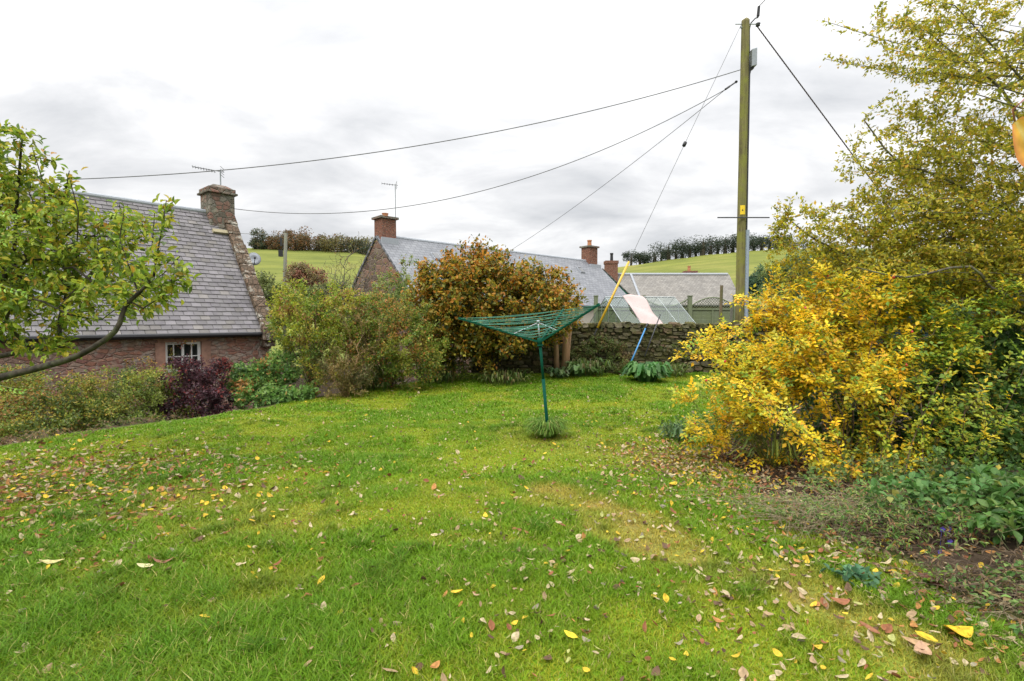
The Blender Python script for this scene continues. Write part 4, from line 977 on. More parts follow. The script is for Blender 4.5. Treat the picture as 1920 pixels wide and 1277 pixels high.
# apple tree on the left
def apple():
    base = np.array([-7.3, 4.6, g1(-7.3, 4.6)]); Y = 4.7
    st = [[base, base + [.05, 0, .5], base + [.15, 0, .95]]]
    fork = st[0][-1]
    # the long low branch seen sweeping up to the right
    st.append([fork, P(-120, 740, 4.4), P(0, 708, 4.3), P(80, 688, 4.2), P(150, 665, 4.15), P(215, 622, 4.15), P(235, 575, 4.2), P(262, 548, 4.2), P(288, 520, 4.2)])
    st.append([P(235, 575, 4.2), P(258, 548, 4.3), P(244, 505, 4.4)])
    st.append([P(288, 520, 4.2), P(296, 470, 4.15), P(305, 420, 4.15), P(312, 375, 4.2)])
    st.append([fork, P(-150, 690, 5.2), P(0, 668, 5.0), P(60, 655, 4.9), P(110, 655, 4.8), P(112, 600, 4.8), P(128, 540, 4.8), P(150, 470, 4.9)])
    st.append([fork, P(-160, 600, 5.0), P(-40, 560, 4.9), P(20, 500, 4.9), P(30, 400, 4.9), P(38, 300, 4.8), P(42, 250, 4.8)])
    st.append([P(20, 500, 4.9), P(90, 440, 5.0), P(120, 370, 5.0), P(130, 320, 5.0)])
    st.append([P(60, 655, 4.9), P(10, 600, 4.6), P(60, 560, 4.5), P(130, 590, 4.5), P(190, 600, 4.6)])
    for (a, b) in (((150, 470), (128, 325)), ((60, 450), (95, 345)), ((200, 500), (232, 400)), ((-20, 400), (-10, 250)), ((90, 420), (60, 275)), ((260, 545), (338, 480)), ((262, 548), (290, 400)), ((160, 560), (185, 440))):
        y_ = 4.5 + .3 * R.random(); st.append([P(a[0], a[1], y_), P((a[0] + b[0]) / 2 + 8, (a[1] + b[1]) / 2, y_), P(b[0], b[1], y_)])
    bl = [(60, 440, 4.9, 110, 110, .55), (30, 330, 4.85, 55, 90, .35, 1.3), (150, 470, 4.8, 110, 90, .5), (60, 560, 4.8, 130, 80, .5), (230, 520, 4.5, 80, 70, .35, .8), (40, 640, 4.7, 110, 40, .4, .5), (125, 370, 4.9, 30, 55, .2, 1.6), (-80, 450, 5.2, 120, 200, .8, .5),
          (315, 520, 4.25, 35, 50, .2, 1.3), (310, 400, 4.2, 12, 35, .1, 1.6), (215, 420, 4.9, 70, 45, .3, 1.2), (270, 560, 4.3, 60, 50, .3, .8), (45, 270, 4.8, 30, 35, .15, 1.4)]
    T = blobs_pts(bl, 800)
    return plant('apple_tree', 'leafy green apple tree leaning in from the left edge, before the near cottage', 'tree', base, st, T, 11500, .068,
                 [((.26, .34, .035), 4), ((.14, .22, .03), 3), ((.36, .42, .05), 3), ((.46, .42, .04), 1.8), ((.48, .30, .05), .7)], 'bark_dark', wr=.44, rt=.0032, pw=.43, bf=.22, step=.16, jit=.10, spread=.10, up=.5, tw=3, tmpl=T_FINE, rmax=.09, sides=7, rs=[.09, .038, .016, .009, .032, .026, .012, .016] + [.008] * 8, droop=.35)
apple()
# shoots of the apple
def sprig():
    base = P(-190, 760, 1.7); root = empty('fern_sprig', base, 'bright green feathery sprigs reaching in close at the left edge', 'sprig'); m = MB(); q, d = [], []
    for (u0, v0, u1, v1) in ((-60, 385, 30, 408), (-70, 520, 50, 552), (-60, 720, 44, 734), (-60, 425, 6, 455)):
        a, b = P(u0, v0, 1.7), P(u1, v1, 1.66); st_ = [base, (base + a) / 2 + np.array([.05, 0, .02]), a, (a + b) / 2 + np.array([0, 0, .012]), b]; m.tube(st_, [.003, .0026, .002, .0015, .0008], 5)
        for f in np.linspace(.1, 1, 12):
            for s in (-1, 1): p = a + (b - a) * f; q.append(p); d.append(unit(b - a) * .9 + np.array([0, -.3, s * .6]) + rdir(1)[0] * .35)
    m.build('stem', M['stem_green'], root); k = len(q); V, Fs, C = leaves(np.array(q), np.array(d), np.tile([0, -1., .4], (k, 1)) + rdir(k) * .3, np.full(k, .018) * (.6 + .8 * R.random(k)), np.full(k, .007), palette([((.26, .44, .06), 2), ((.36, .52, .09), 1)], k), T_FINE)
    link('foliage', new_mesh('foliage', V, [Fs], M['leaf'], C), root)
# big yellow-green tree on the right
def right_tree():
    base = np.array([8.6, 6.6, g1(8.6, 6.6)]); st = [[base, base + [-.1, 0, .8], base + [-.3, -.1, 1.6]]]; f0 = st[0][-1]
    for pts in ([(1880, 620, 6.4), (1760, 560, 6.2), (1640, 500, 6.2), (1530, 450, 6.2), (1478, 410, 6.2)], [(1930, 520, 6.4), (1850, 440, 6.2), (1740, 450, 6.1), (1660, 420, 6.1)],
                [(1960, 430, 6.2), (1860, 380, 6.0), (1760, 330, 5.9), (1680, 300, 5.9), (1620, 225, 5.9)], [(1960, 300, 6.0), (1880, 170, 5.9), (1800, 110, 5.8), (1740, 60, 5.8)], [(1990, 250, 6.0), (1900, 130, 5.9), (1790, 10, 5.8)],
                [(1900, 560, 5.6), (1820, 500, 5.4), (1700, 520, 5.3), (1600, 500, 5.3)], [(2050, 200, 6.2), (1980, -60, 6.0), (1900, -200, 6)]):
        st.append([f0] + [P(*p) for p in pts])
    for i in range(26):
        v0 = R.uniform(60, 620); ln = R.uniform(180, 420); y_ = R.uniform(5.4, 6.6); up_ = R.uniform(-.15, .6); pts = []
        for f in np.linspace(0, 1, 6): pts.append(P(1960 - ln * f, v0 - ln * (up_ * f - (up_ - .12) * f * f * .9) + 8 * math.sin(f * 5 + i), y_ - .3 * f))
        st.append(pts)
    bl = [(1860, 60, 5.9, 130, 130, .9, .45), (1760, 60, 5.8, 110, 90, .5, .30), (1690, 60, 5.8, 60, 70, .3, .5), (1800, 200, 5.9, 130, 100, .8, .45), (1680, 230, 5.9, 85, 80, .4, .5), (1630, 300, 5.9, 60, 60, .3, .8), (1860, 330, 6.0, 130, 120, .9, 1.3),
          (1730, 350, 6.0, 110, 90, .7, 1.2), (1640, 420, 6.1, 110, 70, .6, 1.2), (1520, 430, 6.2, 80, 50, .4, 1.1), (1800, 470, 6.0, 160, 80, .8, 1.3), (1600, 500, 6.1, 150, 50, .5, 1.1), (1500, 480, 6.2, 60, 30, .3), (1900, 540, 6.2, 100, 90, .7, 1.8), (1780, 520, 6.1, 130, 50, .6, 1.4), (1475, 410, 6.2, 35, 55, .2, 1.2), (1450, 470, 6.3, 30, 50, .2, 1.4), (1760, 560, 6.3, 120, 60, .5, 1.4), (1660, 460, 6.2, 120, 60, .5, 1.6), (1850, 450, 6.2, 110, 110, .7, 1.6), (1560, 520, 6.3, 120, 40, .4, 1.3)]
    T = blobs_pts(bl, 3300)
    return plant('crab_apple_tree', 'large yellow green small-leaved tree filling the upper right', 'tree', base, st, T, 60000, .050,
                 [((.46, .42, .035), 4), ((.33, .33, .035), 3), ((.58, .48, .045), 3), ((.20, .22, .035), 2), ((.60, .38, .045), 1.3)], 'bark_grey', wr=.50, rt=.0017, pw=.43, bf=.25, step=.2, jit=.07, spread=.09, up=.4, tw=3, rmax=.1, sag=-.03, droop=.2, rs=[.11, .03, .025, .025, .022, .022, .022, .022] + [.009] * 26)
right_tree()
# twig with an orange leaf close by
def twig():
    a = P(2010, 60, .62); b = P(1985, 150, .6); c = P(1925, 182, .58); d = P(1899, 206, .58); e_ = P(1903, 228, .58)
    root = empty('leafy_twig', a, 'close orange leaf on a reddish stalk hanging in at the right edge', 'twig'); m = MB(); m.tube([a + np.array([.35, -.1, .35]), a, b], [.004, .003, .0022], 6); m.build('branch', M['bark_brown'], root, True)
    m = MB(); m.tube([b, P(1945, 172, .59), c, d, e_], .0011, 6); m.build('leaf_stalk', plain('red_stalk', (.38, .13, .12), .5, .3), root, True)
    n, w_ = 12, 8; V = []; l0 = e_; l1 = P(1960, 325, .60); ax = l1 - l0; sx = unit(np.cross(ax, [0, 1, .2])) * .028
    for i in range(n + 1):
        f = i / n; wd = math.sin(math.pi * min(1, f * .93 + .04)) ** .75 * (1 - .25 * f)
        for j in range(w_ + 1):
            s = (j / w_ * 2 - 1); V.append(l0 + ax * f + sx * s * wd + np.array([0, -1, 0]) * (.010 * abs(s) * wd + .001 * math.sin(f * 9) * abs(s)))
    Fs = [(i * (w_ + 1) + j, i * (w_ + 1) + j + 1, (i + 1) * (w_ + 1) + j + 1, (i + 1) * (w_ + 1) + j) for i in range(n) for j in range(w_)]
    V = np.array(V); e2 = np.tile(np.abs(np.arange(w_ + 1) / w_ * 2 - 1), n + 1)[:, None]; C = np.array([.78, .44, .07]) * (1 - e2 ** 1.5) + np.array([.70, .24, .09]) * e2 ** 1.5; C = np.where(e2 < .05, [.80, .55, .22], C) * (1 + (np.random.default_rng(2).normal(size=(len(V), 1)) * .07)); link('leaf', new_mesh('leaf', V, Fs, M['leaf_dry'], C, smooth_=True), root)
twig()
# yellow rose shrub on the right
def yellow():
    base = gpt(4.0, 5.7); st = []
    for (u, v, Y) in ((1560, 900, 5.6), (1640, 905, 5.4), (1700, 900, 5.5), (1480, 880, 6.0), (1760, 900, 5.6), (1400, 850, 6.6)):
        pass
    st = [[base, base + [0, 0, .1]]]
    for i in range(46):
        b0 = base + np.array([np.clip(R.normal() * .6, -1.0, 1.1) + .15, np.clip(R.normal() * .4, -.7, .7), 0]); b0[2] = g1(b0[0], b0[1]); k = (b0[:2] - base[:2])
        h = .7 + .8 * R.random(); st.append([base, b0, b0 + [k[0] * .25 + R.normal() * .1, k[1] * .2 + R.normal() * .1, h * .45], b0 + [k[0] * .7 + R.normal() * .15 - .1, k[1] * .6, h]])
    for pts in ([(1735, 945), (1745, 860), (1768, 760), (1766, 640), (1750, 560)], [(1722, 930), (1730, 850), (1725, 740), (1700, 650)], [(1640, 925), (1655, 840), (1690, 740), (1700, 660)], [(1600, 915), (1570, 830), (1545, 740), (1500, 660)], [(1660, 930), (1630, 840), (1620, 720), (1640, 620)], [(1690, 935), (1710, 830), (1760, 720), (1820, 640)], [(1560, 905), (1520, 840), (1450, 780), (1390, 720)], [(1610, 920), (1560, 850), (1500, 800), (1420, 760)]):
        y0 = 4.75 + R.random() * .35; q = [P(u, v, y0 + .12 * i) for i, (u, v) in enumerate(pts)]; q[0][2] = g1(q[0][0], q[0][1]) - .03; st.append([base, base * .5 + q[0] * .5 + np.array([0, 0, -.08])] + q)
    bl = [(1500, 640, 6.0, 150, 80, .8, 1.2), (1600, 600, 6.0, 170, 80, .8, 1.2), (1440, 720, 6.0, 120, 80, .7, 1.1), (1370, 760, 6.0, 85, 70, .55, 1.1), (1700, 640, 5.9, 140, 100, .7, .9), (1560, 700, 5.4, 160, 80, .5, .9), (1350, 680, 6.4, 55, 50, .4, .9), (1350, 620, 6.8, 50, 30, .3, .7),
          (1690, 780, 5.1, 120, 70, .4, .35), (1480, 820, 5.5, 130, 50, .4, .4), (1360, 820, 5.9, 60, 35, .3, .8), (1790, 620, 5.6, 90, 80, .5, 1.0), (1840, 560, 5.6, 60, 50, .4, .7), (1320, 800, 6.2, 45, 35, .3, .9), (1500, 570, 6.4, 110, 40, .4, 1.2), (1620, 560, 6.2, 90, 35, .4), (1450, 590, 6.5, 60, 40, .4, 1), (1600, 880, 5.0, 90, 40, .3, .10), (1800, 700, 5.2, 40, 90, .2, .5)]
    T = blobs_pts(bl, 1150, 150, .32); uv_ = np.array([proj(p) for p in T]); T = T[(uv_[:, 1] < 700 + 60 * R.random(len(T))) | (uv_[:, 0] < 1440) | (R.random(len(T)) < .33)]
    def cf(q):
        k = len(q); u = 960 + F * q[:, 0] / q[:, 1]; g = smooth(u, 1620, 1800); n = vnoise(q[:, 0], q[:, 2], .35, 3); wgt = np.stack([2.9 * (1 - .8 * g) * (.4 + n), 2.6 * (1 - .6 * g), 2.6 * (.6 + g), 1.0 + 2.6 * g, 1.4 * (1 - g) * (.3 + n), .3 + .8 * g], -1); return wgt
    return plant('rose_bush', 'large golden yellow rose bush spreading over the right side of the lawn', 'bush', base, st, T, 10800, .050,
                 [((.90, .62, .025), 1), ((.74, .60, .04), 1), ((.46, .50, .045), 1), ((.18, .30, .035), 1), ((.76, .43, .03), 1), ((.06, .10, .02), 1)], 'bark_brown', wr=.62, rt=.0022, pw=.36, bf=.3, step=.18, jit=.10, spread=.05, up=.66, tw=2, colfn=cf, compound=2, rmax=.013, rs=[.01] + [.006] * 46 + [.011] * 8, droop=.1, ret=True)
yr, yA, yp, yc = yellow()
sites = yA[(yc <= 1)]; sites = sites[sites[:, 1] < 6.2]
for i in R.choice(len(sites), 26, replace=False):
    c = sites[i] + [0, -.05, .02]; m = MB(); m.lathe(c - np.array([0, 0, .013]), [(.003, 0), (.011, .004), (.014, .012), (.011, .021), (.004, .026), (.006, .032)], 8)
    if i == 0 or 'HIP' not in globals():
        m.build('rose_hip', plain('rose_hip_red', (.45, .025, .02), .3, .5), yr, True); HIP = True; HM = bpy.data.materials['rose_hip_red']
    else: m.build('rose_hip', HM, yr, True)

# copper beech bush in the middle
def copper():
    base = gpt(-.6, 14.0); st = fan(base, 16, 1.3, 1.6)
    bl = [(905, 572, 13.6, 135, 95, 1.5, 1.2), (870, 540, 13.6, 90, 65, 1.2), (1022, 562, 13.6, 72, 60, 1.2), (820, 560, 13.6, 60, 60, .9), (900, 640, 13.3, 110, 55, 1.1, .8), (1010, 590, 13.5, 75, 60, 1.1, .8), (890, 492, 13.7, 50, 30, .8, .6), (850, 620, 13.2, 60, 55, .9, .7), (960, 525, 13.7, 90, 35, 1), (800, 520, 13.5, 30, 30, .4, .5), (1040, 530, 13.5, 30, 25, .4, .6)]
    T = blobs_pts(bl, 1300)
    tw = np.array([P(u, v, 13.6) for u, v in [(868, 455), (890, 450), (915, 456), (950, 470), (1000, 490), (790, 500), (1045, 505), (840, 475)]])
    T = np.concatenate([T, tw])
    def cf(q):
        zz = smooth(q[:, 2], 1.0, 3.6); n = vnoise(q[:, 0], q[:, 2], .55, 6); return np.stack([.5 + 1.5 * zz * n * 1.3, 1.4 + .5 * n, 2.0 - .8 * zz + 0 * n, .6 + .7 * (1 - n), .4 + 1.2 * n * zz], -1)
    return plant('beech_bush', 'big rounded copper brown and orange beech bush in the centre behind the clothes line', 'bush', base, st, T, 46000, .105,
                 [((.46, .19, .025), 1), ((.36, .27, .03), 1), ((.20, .20, .03), 1), ((.06, .075, .016), 1), ((.56, .28, .035), 1)], 'bark_dark', wr=.6, rt=.0035, pw=.4, bf=.3, step=.35, jit=.08, spread=.24, up=.5, tw=3, colfn=cf, rmax=.06)
copper()

def shrub(name, label, cat, base, bl, nt, nl, ln, pal, bark='bark_brown', nst=10, sp=.6, h=.8, **k):
    base = np.asarray(base, float); st = fan(base, nst, sp, h); T = blobs_pts(bl, int(nt * 1.3))
    if nl > 1500: nl = int(nl * 2.6); ln *= 1.12; k['spread'] = k.get('spread', .08) * 1.7
    pal = [(tuple(c * 1.7 for c in p[0]), p[1]) for p in pal]; sd = int(abs(base[0] * 13 + base[1] * 7)) % 50
    if 'colfn' not in k:
        wts = [p[1] for p in pal]
        k['colfn'] = lambda q: np.stack([w_ * (.08 + 2.4 * smooth(vnoise(q[:, 0] + q[:, 1] * .3, q[:, 2], .055 * abs(bl[0][5]) + .25, sd + i), .3, .8)) for i, w_ in enumerate(wts)], -1)
    return plant(name, label, cat, base, st, T, nl, ln, pal, bark, **k)
olive = [((.105, .14, .022), 3), ((.155, .185, .028), 2.5), ((.06, .09, .02), 2.5), ((.22, .12, .035), 1.4), ((.25, .21, .03), .8)]
shrub('garden_shrub', 'loose yellow green shrub at the lawn edge, right beside the near cottage gable', 'shrub', gpt(-4.5, 11.6), [(590, 610, 11.6, 80, 65, .9), (560, 570, 11.8, 55, 45, .7), (640, 590, 11.8, 60, 60, .8), (600, 690, 11.3, 50, 45, .6, .6), (530, 600, 11.8, 30, 40, .5)], 420, 6500, .062,
      [((.16, .205, .025), 3), ((.24, .25, .025), 2.5), ((.085, .13, .025), 2.5), ((.28, .22, .04), .8), ((.20, .10, .04), .7)], rt=.003, wr=.45, spread=.08, nst=14, sp=.5, h=1.3, up=.4)
shrub('garden_shrub', 'rounded olive and reddish shrub at the lawn edge, left of the copper beech bush', 'shrub', gpt(-2.85, 12.0), [(760, 650, 12.0, 85, 70, .9), (720, 600, 12.2, 70, 55, .8), (790, 690, 11.8, 55, 40, .6), (700, 660, 11.8, 60, 60, .7), (760, 590, 12.3, 50, 40, .5, .7)], 480, 9500, .055,
      [((.12, .165, .022), 3), ((.18, .19, .028), 2.5), ((.07, .105, .02), 2.5), ((.27, .12, .035), 1.4), ((.28, .2, .04), 1.2)], rt=.003, wr=.5, spread=.08, nst=14, sp=.6, h=.9, up=.4)
shrub('garden_shrub', 'thin brownish shrub with pale stems between the two rounded lawn edge shrubs', 'shrub', gpt(-3.6, 11.0), [(650, 690, 11.2, 60, 45, .6), (680, 620, 11.6, 50, 60, .6, .7), (640, 730, 10.9, 55, 20, .4, .8)], 220, 2600, .05,
      [((.13, .11, .03), 3), ((.20, .14, .05), 2), ((.09, .09, .03), 2)], rt=.0035, wr=.4, spread=.06, nst=20, sp=.5, h=.8, bark='stub_wood')
shrub('bare_tree', 'nearly bare grey twiggy tree standing in front of the brown gable', 'tree', gpt(-5.2, 17.5), [(665, 500, 17.5, 55, 45, .9), (640, 530, 17.5, 50, 40, .8), (700, 520, 17.5, 40, 40, .6), (680, 450, 17.5, 30, 20, .4, .5)], 420, 420, .06,
      [((.19, .18, .03), 2), ((.22, .14, .04), 1)], bark='bark_grey', rt=.0045, nst=8, sp=.5, h=2.4, spread=.03, pw=.38)
shrub('garden_shrub', 'green leafy shrub low in front of the long cottage gable', 'shrub', gpt(-4.3, 16.5), [(740, 560, 16.5, 45, 60, .7), (700, 590, 16.0, 60, 40, .7), (770, 500, 17, 25, 30, .3, .5)], 260, 3000, .075, [((.12, .17, .04), 3), ((.17, .20, .05), 2), ((.24, .13, .04), .7)], rt=.004, nst=8, h=1.6)
# hedge-like growth on the left edge
shrub('low_shrub', 'broad low olive shrub below the cottage wall at the far left', 'shrub', gpt(-8.3, 9.6), [(40, 770, 8.9, 90, 50, 1.0), (120, 755, 9.2, 50, 60, .7), (20, 715, 9.2, 50, 35, .7), (40, 805, 8.2, 80, 26, .5), (165, 770, 9.2, 45, 35, .6), (80, 715, 9.3, 20, 25, .3)], 420, 9500, .045, olive, rt=.003, nst=18, sp=1.0, h=.9, spread=.08)
shrub('low_shrub', 'low olive green shrub beside the burgundy bush, below the cottage wall', 'shrub', gpt(-7.2, 10.6), [(260, 745, 9.9, 50, 55, .8), (210, 785, 9.4, 80, 25, .6), (195, 735, 10, 35, 45, .7), (300, 725, 10.3, 35, 45, .6), (240, 700, 10.2, 15, 25, .3)], 380, 8000, .042, olive[:3] + [((.23, .20, .03), 2), ((.2, .12, .04), .6)], rt=.003, nst=18, sp=.9, h=.9, spread=.08)
shrub('burgundy_shrub', 'dark burgundy purple shrub under the cottage window', 'shrub', gpt(-6.7, 11.0), [(370, 720, 10.6, 62, 45, .6), (350, 700, 10.8, 40, 35, .4), (400, 745, 10.2, 40, 30, .4), (410, 690, 10.8, 25, 22, .3, .7), (330, 760, 10.2, 45, 22, .4, .7)], 260, 3400, .055,
      [((.038, .014, .018), 4), ((.065, .028, .034), 2), ((.12, .025, .022), 1), ((.022, .012, .013), 2)], 'bark_dark', rt=.003, spread=.07, wr=.6, nst=12, h=.8, sp=.5)
shrub('wall_climber', 'sparse climbing plant with yellow and red leaves on the cottage wall', 'climber', gpt(-8.6, 13.6), [(310, 660, 14.2, 25, 45, .12), (240, 680, 13.4, 80, 15, .15, .8), (340, 640, 14.4, 30, 10, .1)], 120, 700, .06, [((.30, .16, .04), 2), ((.3, .08, .06), 1), ((.18, .17, .03), 2)], rt=.003, nst=4, h=1.4, sp=.4, spread=.05)
shrub('leafy_perennial', 'bright green leafy perennial clump between burgundy bush and lawn edge shrub', 'plant', gpt(-5.9, 11.6), [(470, 715, 11.2, 55, 35, .5), (520, 700, 11.4, 50, 35, .5), (500, 745, 10.6, 70, 20, .4), (555, 740, 10.8, 40, 20, .4), (530, 670, 12, 40, 20, .4, .7)], 260, 4200, .075,
      [((.09, .17, .035), 3), ((.14, .22, .05), 2.5), ((.05, .10, .025), 2), ((.32, .16, .05), .4)], rt=.0025, wr=.5, nst=14, h=.6, spread=.08)
# hedgerow and shrubs behind
far_pal = [((.09, .11, .035), 3), ((.13, .15, .04), 2), ((.06, .07, .03), 2)]
shrub('background_bush', 'reddish brown bush in the middle distance right of the far telegraph pole', 'bush', (-11.2, 29, -1.3), [(572, 522, 28, 38, 24, 1.1), (560, 505, 28, 20, 12, .6)], 180, 2400, .13, [((.20, .10, .06), 3), ((.13, .10, .05), 2), ((.16, .14, .05), 1)], rt=.008, nst=7, h=2.6, sp=.6, spread=.15, bark='bark_dark')
shrub('background_bush', 'green brown bush in the middle distance left of the far telegraph pole', 'bush', (-13.2, 30, -1.3), [(512, 560, 28, 30, 30, 1.3), (495, 540, 28, 18, 30, .8)], 160, 2600, .13, far_pal, rt=.008, nst=7, h=2, spread=.2, bark='bark_dark')
shrub('background_bush', 'dark olive bush close behind the yellow green lawn edge shrub', 'bush', (-9.4, 24, -1.3), [(570, 560, 24, 55, 20, 1.2), (620, 550, 24, 40, 20, 1.2), (540, 580, 24, 50, 25, 1)], 200, 4200, .12, far_pal + [((.2, .12, .05), .6)], rt=.007, nst=8, h=1.8, spread=.2, bark='bark_dark')
shrub('background_bush', 'round dark green shrub beyond the fence, just right of the telegraph pole', 'bush', (17.3, 37, -.5), [(1412, 535, 37, 22, 22, 1.2), (1430, 525, 37, 14, 12, 1)], 160, 2600, .15, [((.03, .06, .035), 3), ((.05, .09, .04), 2)], rt=.009, nst=7, h=2.4, spread=.2, bark='bark_dark')
shrub('grey_green_tree', 'small grey green tree behind the yellow bush, beyond the fence on the right', 'tree', (17, 26, -.3), [(1500, 505, 24, 75, 35, 1.6), (1570, 500, 24, 60, 40, 1.6), (1480, 540, 24, 60, 30, 1.4), (1620, 540, 24, 70, 40, 1.4)], 300, 6500, .13, [((.07, .12, .06), 3), ((.11, .15, .05), 2), ((.17, .18, .05), 1)], rt=.007, nst=8, h=2.2, spread=.2, bark='bark_dark')

# dark evergreen undergrowth on the right
dk = [((.028, .06, .014), 3), ((.05, .10, .02), 3), ((.09, .15, .03), 2), ((.20, .19, .03), .7), ((.33, .26, .03), .3)]
shrub('evergreen_shrub', 'dense dark green shrub at the right edge behind the rose bush', 'shrub', gpt(6.6, 6.6), [(1860, 720, 6.3, 110, 90, .8), (1800, 790, 6.0, 90, 80, .6), (1900, 840, 5.6, 90, 90, .6), (1880, 620, 6.6, 90, 60, .6, .8), (1760, 700, 6.6, 90, 80, .6, .8)], 650, 9500, .062, dk, 'bark_dark', rt=.003, nst=22, sp=1.0, h=1.2, spread=.08, up=.45, wr=.6)
shrub('evergreen_shrub', 'shadowy green undergrowth beneath the middle of the rose bush', 'shrub', gpt(4.6, 6.8), [(1560, 830, 6.6, 120, 70, .4), (1450, 830, 6.9, 100, 50, .4), (1680, 840, 6.3, 110, 80, .5), (1560, 740, 7.2, 160, 60, .5, .7)], 480, 5200, .055, dk[:3], 'bark_brown', rt=.003, nst=26, sp=.9, h=.8, spread=.08)
shrub('ivy_clump', 'low dark ivy and ground leaves at the foot of the rose bush on the right', 'plant', gpt(4.0, 4.3), [(1840, 930, 4.3, 110, 45, .5), (1760, 930, 4.6, 80, 40, .4), (1900, 980, 3.9, 60, 50, .4), (1680, 930, 4.7, 60, 25, .3, .5)], 300, 2600, .045, dk, 'bark_dark', rt=.002, nst=10, sp=.5, h=.25, spread=.07, wr=.7)

# spear-leaved plant, hosta-like clumps
def rosette(name, label, c, n, ln, wd, pal, h=.5, arch=.7, cat='plant', mt='leaf', seg=6, spread=.08, zk=.35):
    c = np.asarray(c, float); root = empty(name, c, label, cat); Vs, Fs, Cs = [], [], []; k0 = 0
    cols = palette(pal, n)
    for i in range(n):
        a = R.random() * 6.283; l = ln * (.6 + .6 * R.random()); w_ = wd * (.7 + .5 * R.random()); hh = h * (.5 + .7 * R.random()); b = c + np.array([math.cos(a), math.sin(a), 0]) * spread * R.random()
        o = np.array([math.cos(a), math.sin(a), 0]); s = np.array([-math.sin(a), math.cos(a), 0]); tw = R.normal() * .4
        for j in range(seg + 1):
            f = j / seg; p = b + o * l * (f ** .9) * (1 - .15 * f) + np.array([0, 0, hh * math.sin(min(1, f * (.5 + arch)) * math.pi * .78) + .0])
            ww = w_ * math.sin(math.pi * (f * .86 + .10)) ** .8 if seg > 3 else w_ * (1 - f) + .001
            sd = s * math.cos(tw) + np.array([0, 0, math.sin(tw)])
            Vs += [p - sd * ww + [0, 0, ww * zk], p, p + sd * ww + [0, 0, ww * zk]]; Cs += [cols[i]] * 3
        for j in range(seg):
            for q in (0, 1): Fs.append((k0 + j * 3 + q, k0 + j * 3 + q + 1, k0 + (j + 1) * 3 + q + 1, k0 + (j + 1) * 3 + q))
        k0 += (seg + 1) * 3
    o = link('leaves', new_mesh('leaves', np.array(Vs), Fs, M[mt], np.array(Cs), smooth_=True), root); return root
comf = [((.05, .15, .03), 3), ((.09, .21, .05), 2), ((.15, .28, .09), 1)]
p = P(1212, 712, 13.2); rosette('broad_leaved_plant', 'big glossy green broad-leaved clump on the lawn before the stone wall', gpt(p[0], 13.3), 130, .55, .062, comf, .42, .7, spread=.26)
p = P(1090, 690, 14.3); rosette('broad_leaved_plant', 'smaller pale green leafy clump at the wall foot beside the beech bush', gpt(p[0], 14.3), 46, .42, .07, [((.14, .24, .07), 2), ((.2, .3, .1), 1)], .33, .7, spread=.25)
p = P(1046, 690, 14.3); rosette('broad_leaved_plant', 'low dull green plant directly right of the cut stems', gpt(p[0], 14.0), 40, .34, .05, [((.08, .14, .05), 2), ((.12, .18, .06), 1)], .25, .7, spread=.25)
p = P(1295, 800, 7.3); rosette('broad_leaved_plant', 'grey green weed patch at the left foot of the rose bush', gpt(2.45, 7.2), 110, .20, .016, [((.10, .18, .07), 2), ((.16, .24, .10), 1), ((.07, .13, .04), 2)], .2, .7, spread=.28)
rosette('spear_leaved_plant', 'upright strap-leaved green clump in shade right of the rose bush', gpt(5.05, 5.75), 46, .30, .022, [((.06, .14, .03), 2), ((.11, .21, .05), 1)], .50, .2, spread=.28)
rosette('strap_leaf_clump', 'arching light green strap leaves under the rose bush beside the leaf litter', gpt(2.95, 5.7), 70, .42, .010, [((.22, .26, .04), 2), ((.14, .2, .04), 1)], .32, .7, spread=.22)
# tuft of long grass around the foot of the clothes line
p = P(1026, 830, 7.3); root = rosette('grass_tuft', 'tuft of long uncut grass around the foot of the clothes line', gpt(p[0] - .0, 7.33), 680, .30, .0050, [((.10, .20, .02), 3), ((.15, .26, .03), 2), ((.26, .28, .07), .8)], .24, .6, 'grass tuft', 'blade', 4, .13)
# weeds by the foot of shrubs
for (x, y, n, l, lb) in ((-1.9, 13.2, 50, .3, 'grassy weeds at the foot of the copper beech bush on its left'), (-.2, 13.0, 60, .32, 'nettle like weeds under the front of the copper beech bush'), (4.3, 14.3, 60, .34, 'weeds growing at the wall foot right of the broad-leaved clump'), (2.2, 14.5, 60, .45, 'brown green weeds against the wall between the two leafy clumps'), (-3.3, 12.0, 50, .25, 'rough grass in front of the rounded olive shrub')):
    rosette('weed_clump', lb, gpt(x, y), n * 3, l, .022, [((.08, .14, .03), 2), ((.14, .17, .04), 2), ((.2, .16, .07), 1)], l, .5, spread=.55, seg=4)

